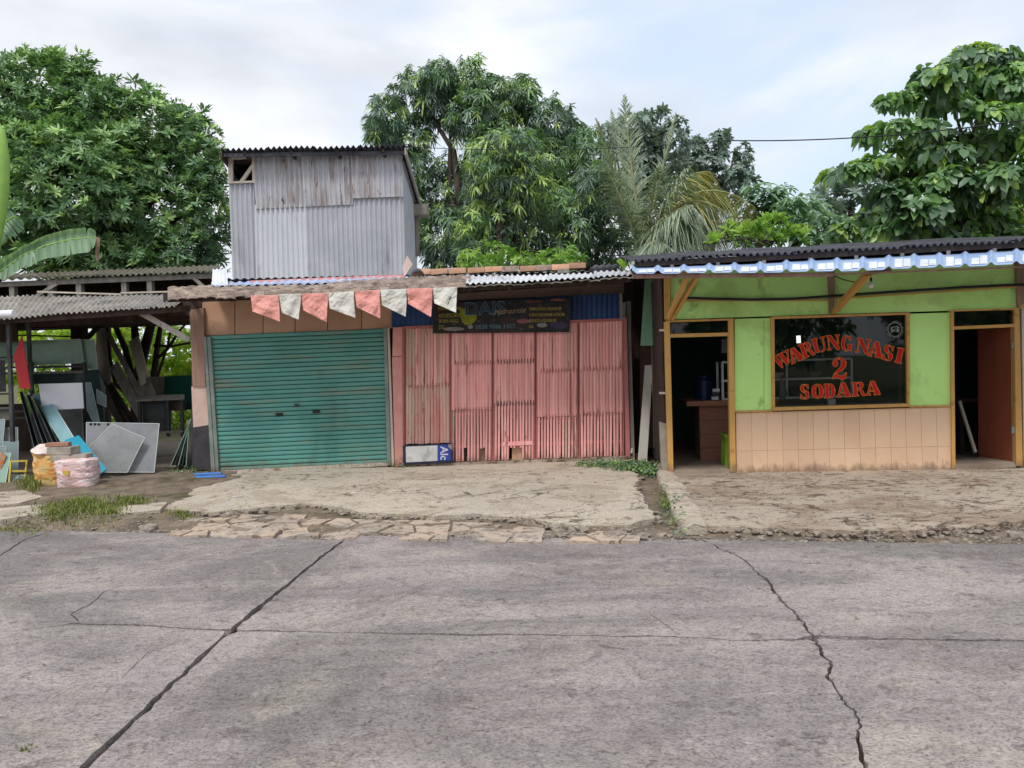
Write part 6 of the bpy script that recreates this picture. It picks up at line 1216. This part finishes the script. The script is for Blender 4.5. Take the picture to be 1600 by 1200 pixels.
# hedge and undergrowth behind the open workshop, and trunks inside it
tree('hedge', 'yellow green undergrowth seen through the open workshop', 'hedge', [(60, 520, 60, 26), (130, 530, 50, 30), (180, 560, 40, 50), (220, 540, 40, 50), (270, 550, 44, 60), (250, 590, 50, 30), (0, 530, 50, 26), (320, 560, 40, 60), (60, 575, 60, 50), (170, 620, 60, 40), (270, 630, 60, 40), (-80, 540, 60, 50)], 22.5, (150, 600), 42, 42, M['l_hedge'], 10, 1.1, .22, .08, (.5, .5, .4), .3, .05, (.35, 1.0, .72, .8), .4, young=.3, trunk=False)
tr = thing('forked_tree', 'dark forked tree trunk standing inside the open workshop', 'tree trunk', P(215, 700, 15.6)); tr.location.z = 0; _w[tr.name].z = 0
b0 = P(215, 690, 15.6); b0.z = 0
for pts, rr0 in [([(214, 690), (216, 600), (222, 560), (238, 500), (246, 440)], .15), ([(214, 650), (206, 590), (196, 545), (176, 500), (170, 460)], .09), ([(216, 620), (240, 590), (246, 540), (252, 500), (260, 460)], .08), ([(222, 570), (212, 530), (208, 490), (200, 450)], .09), ([(246, 560), (262, 545), (282, 515), (296, 500)], .035), ([(240, 540), (268, 541), (300, 535)], .03), ([(216, 630), (180, 600), (172, 560), (166, 500)], .05), ([(236, 620), (262, 540), (266, 520)], .03)]:
    MB().tube([P(x, y, 15.6 + .15 * k) for k, (x, y) in enumerate(pts)], [rr0 * (1 - .14 * k) for k in range(len(pts))], 9).make('trunk' if rr0 == .15 else 'limb', M['darkwood'], tr, smooth=True)

# trees across the road behind the photographer: they stand in the window's reflection
for (x, y, h, wd_, sd_, lab) in [(6.5, -13.5, 8.5, 4.2, 71, 'leafy tree across the road, mirrored in the eating house window'), (-3.5, -15, 7.5, 4.0, 72, 'rounded tree across the road behind the photographer, left of the mirrored one'), (15.5, -14, 8.0, 4.4, 73, 'tall tree across the road behind the photographer, right of the mirrored one')]:
    g = np.random.default_rng(sd_); t = thing('roadside_tree', lab, 'tree', (x, y, -.1), 'trees across the road')
    d = nrm(g.normal(size=(1500, 3))); lump = np.array([mn.noise(Vector(v * 2) + Vector((x, 0, 0))) for v in d])
    C = np.array((x, y, h * .58)) + d * np.array((wd_, wd_ * .7, h * .46)) * ((.5 + .5 * g.random(1500) ** .5) * (1 + .35 * lump))[:, None]
    B, Dd, N_, L_, W_ = rosettes(C, d * .5 + UP * .4 + g.normal(0, .3, C.shape), 10, 1.2, .42, .11, g)
    leaf_mesh('crown', B, Dd, N_, L_, W_, .4, g.random(len(B)), M['l_mango'], t)
    limbs(t, (x, y, -.1), [(x, y, h * .5), (x + 1.2, y, h * .7), (x - 1.3, y, h * .68), (x + .3, y + .8, h * .8)], .2)
# coconut palm ------------------------------------------------------------
pl = thing('coconut_palm', 'young coconut palm with upright and arching grey green fronds', 'palm', Vector((P(1005, 500, 17).x, 17, -.05)))
cb = P(1004, 405, 17)
MB().tube([Vector((cb.x - .1, 17, -.05)), Vector((cb.x - .05, 17, 1.2)), cb], [.22, .17, .16], 12).make('trunk', M['bark'], pl, smooth=True)
def frond(ctrl, tip, dy, w0, mm, seed, droop=.35, hang=.0, name='frond'):
    g = np.random.default_rng(seed); a = cb + Vector((g.uniform(-.12, .12), 0, 0)); c_ = P(*ctrl, 17 + dy * .55); b = P(*tip, 17 + dy); n = 130; V = []
    pts = [a * (1 - t) ** 2 + c_ * 2 * t * (1 - t) + b * t * t for t in [k / n for k in range(n + 1)]]
    B, D, N_, L_ = [], [], [], []
    for k in range(10, n + 1):
        t = k / n; tg = (pts[k] - pts[k - 1]).normalized(); sd_ = tg.cross(Vector((0, 0, 1)))
        sd_ = sd_.normalized() if sd_.length > .15 else Vector((1, 0, 0)); nn = sd_.cross(tg).normalized()
        ln = w0 * (math.sin(math.pi * min(1, t * .86 + .12)) ** .7) * (1 if t < .9 else (1 - t) * 4 + .6)
        for s_ in (-1, 1):
            for q in range(1):
                d = (sd_ * s_ * g.uniform(.35, .9) + tg * g.uniform(.6, 1.3) + nn * g.uniform(-.2, .35) + Vector((g.normal(0, .12), g.normal(0, .2), -hang * g.uniform(.5, 1.4))))
                B.append(pts[k]); D.append(d.normalized()); N_.append(nn + sd_ * s_ * -.3); L_.append(ln * g.uniform(.8, 1.1))
    B, D, N_ = (np.array([tuple(v) for v in x]) for x in (B, D, N_)); L_ = np.array(L_)
    rc = MB().tube(pts[::13], [.035 * (1 - .085 * k) for k in range(11)], 6).make(name, M['palmstem'], pl, smooth=True)
    leaf_mesh('leaflets', B, D, N_, L_, np.full(len(B), .026), droop, g.random(len(B)), M[mm], rc, (.3, 1.0, .75, .7), .1)
M['palmstem'] = pm('palm_midrib', S(150, 150, 100), S(170, 166, 112), 4, .7, .2, 30, var=.1)
for i, (c_, tp_, dy, w0, mm, dr, hg) in enumerate([((985, 280), (976, 150), .3, .60, 'l_palm', .15, 0), ((968, 300), (931, 186), -.4, .50, 'l_palm', .2, 0), ((978, 290), (955, 172), .8, .50, 'l_palm', .2, 0), ((1028, 300), (1056, 176), .4, .48, 'l_palm', .2, .1),
        ((985, 330), (940, 250), -.8, .65, 'l_palm', .5, .3), ((1015, 320), (1030, 262), -1.0, .55, 'l_palm', .5, .4), ((1040, 300), (1075, 260), -1.0, .8, 'l_palm', .6, .5),
        ((1050, 235), (1135, 300), .6, 1.0, 'l_palm', .7, .7), ((1070, 245), (1178, 322), -.6, 1.05, 'l_palm_y', .8, .8), ((1060, 260), (1150, 345), -1.0, 1.0, 'l_palm', .8, .8), ((1080, 300), (1165, 372), -1.2, .95, 'l_palm', .8, .8), ((1040, 300), (1105, 372), -1.6, .9, 'l_palm', .7, .8), ((1030, 330), (1080, 320), -1.6, .85, 'l_palm', .6, .6), ((1050, 260), (1110, 268), .2, .9, 'l_palm_y', .7, .7), ((1010, 360), (1040, 385), -1.5, .8, 'l_palm', .5, .5)]):
    frond(c_, tp_, dy, w0, mm, 50 + i, dr, hg)

# banana plant at the left edge -----------------------------------------------
bp = thing('banana_plant', 'banana plant with a torn broad leaf and upright rolled shoot at the left edge', 'banana plant', Vector((P(-40, 500, 14.6).x, 14.6, -.05)))
MB().tube([Vector((P(-40, 500, 14.6).x, 14.6, -.05)), P(-38, 470, 14.6), P(-30, 400, 14.6)], [.16, .13, .10], 12).make('stem', M['bananastem'], bp, smooth=True)
MB().tube([P(-8, 420, 14.4), P(-4, 360, 14.4), P(0, 300, 14.4), P(1, 250, 14.4), P(-1, 210, 14.4), P(-4, 188, 14.4)], [.04, .10, .15, .15, .11, .02], 14).make('rolled_shoot', M['bananastem'], bp, smooth=True)
def blade(name, spine, widths, seed, dn, tear=.3):
    g = random.Random(seed); n = 40; pts = []
    for k in range(n + 1):
        t = k / n * (len(spine) - 1); i = min(int(t), len(spine) - 2); pts.append(P(*spine[i][:2], spine[i][2]).lerp(P(*spine[i + 1][:2], spine[i + 1][2]), t - i))
    MB().tube(pts, [.022 * (1 - .7 * k / n) for k in range(n + 1)], 6).make(name + '_midrib', M['bananastem'], bp, smooth=True)
    V, F_, rr = [], [], []
    for s_ in (-1, 1):
        base_dir = Vector(dn) * s_
        k = 0
        while k < n:
            m_ = min(n, k + g.choice([2, 3, 4])); off = g.uniform(-.16, .16); b = len(V); rv = g.random()
            for j in range(k, m_ + 1):
                wd_ = float(np.interp(j / n, [q[0] for q in widths], [q[1] for q in widths])); tg = (pts[min(n, j + 1)] - pts[max(0, j - 1)]).normalized()
                for q in range(5):
                    f = q / 4; p_ = pts[j] + (base_dir + tg * (.35 + off) * f).normalized() * wd_ * f; p_ += Vector((0, -.12 * f * f, -.30 * f * f * wd_)) + Vector((0, .012 * math.sin(j * 2.3), 0))
                    V.append(p_); rr.append(.5 + .35 * math.sin(j * 1.9 + rv * 3))
            for j in range(m_ - k):
                for q in range(4): a = b + j * 5 + q; F_.append((a, a + 1, a + 6, a + 5))
            k = m_
    o = MB().add(V, F_).make(name, M['l_banana'], bp, smooth=True); at = o.data.attributes.new('rnd', 'FLOAT', 'POINT'); at.data.foreach_set('value', rr)
blade('leaf_blade', [(-40, 432, 14.5), (20, 408, 14.3), (70, 384, 14.1), (110, 374, 13.9), (150, 370, 13.8)], [(0, .10), (.3, .22), (.7, .27), (.93, .25), (1, .14)], 1, (.10, -.25, -.9))
blade('leaf_blade', [(-40, 420, 14.7), (0, 352, 14.7), (22, 338, 14.8), (36, 345, 14.9)], [(0, .15), (.4, .34), (.8, .28), (1, .1)], 2, (.55, -.1, -.8))
blade('leaf_blade', [(-40, 446, 14.3), (0, 424, 14.2), (40, 396, 14.1), (84, 384, 14.2)], [(0, .1), (.4, .22), (.85, .24), (1, .08)], 3, (.12, -.25, -.9))
MB().prism([P(149, 369, 13.79), P(156, 372, 13.79), P(154, 410, 13.75), P(149, 402, 13.78)], (0, .01, 0)).make('dry_tip', M['brownwood'], bp)

# weeds of broad little leaves at the shopfront foot
def weeds(spots, seed):
    g = np.random.default_rng(seed); Cs = []
    for px, py, sx, sy, n in spots:
        for k in range(n):
            q = G(px + g.normal(0, sx), py + g.normal(0, sy), .0); Cs.append((q.x, q.y, g.uniform(-.02, .045)))
    C = np.array(Cs); A = UP + g.normal(0, .4, C.shape); B, D, N_, L_, W_ = rosettes(C, A, 6, 1.2, .040, .020, g)
    o = leaf_mesh('ground_weeds', B, D, N_, L_, W_, .2, g.random(len(B)), M['l_mango']); o['kind'] = 'stuff'
weeds([(1000, 729, 12, 2.5, 240), (960, 727, 20, 1.6, 200), (925, 728, 16, 1.2, 90), (985, 733, 20, 2, 140), (1018, 736, 8, 3, 90), (1042, 792, 8, 6, 14), (1035, 772, 6, 7, 10), (316, 736, 8, 2, 80), (288, 738, 14, 2, 60), (1062, 815, 12, 6, 12), (625, 729, 8, 1, 30)], 77)
# fallen leaves on the concrete
g = random.Random(4)
mb = MB()
for k in range(260):
    px = g.uniform(300, 1600); py = g.choice([g.uniform(745, 815), g.uniform(735, 755), g.uniform(815, 835)]); q = G(px, py, .006); a = g.uniform(0, 6.28); l = g.uniform(.012, .035)
    mb.prism([q + Vector((math.cos(a + t) * l * (1 if i % 2 else .45), math.sin(a + t) * l * (1 if i % 2 else .45), .002 * (i % 3))) for i, t in enumerate((0, 1.57, 3.14, 4.71))], (0, 0, -.001))
mb.make('fallen_leaves', M['brownwood'], kind='stuff')

if __import__('os').environ.get('TRI'): print('TRIS', sum(len(o.data.polygons) for o in col.objects if o.type == 'MESH'))
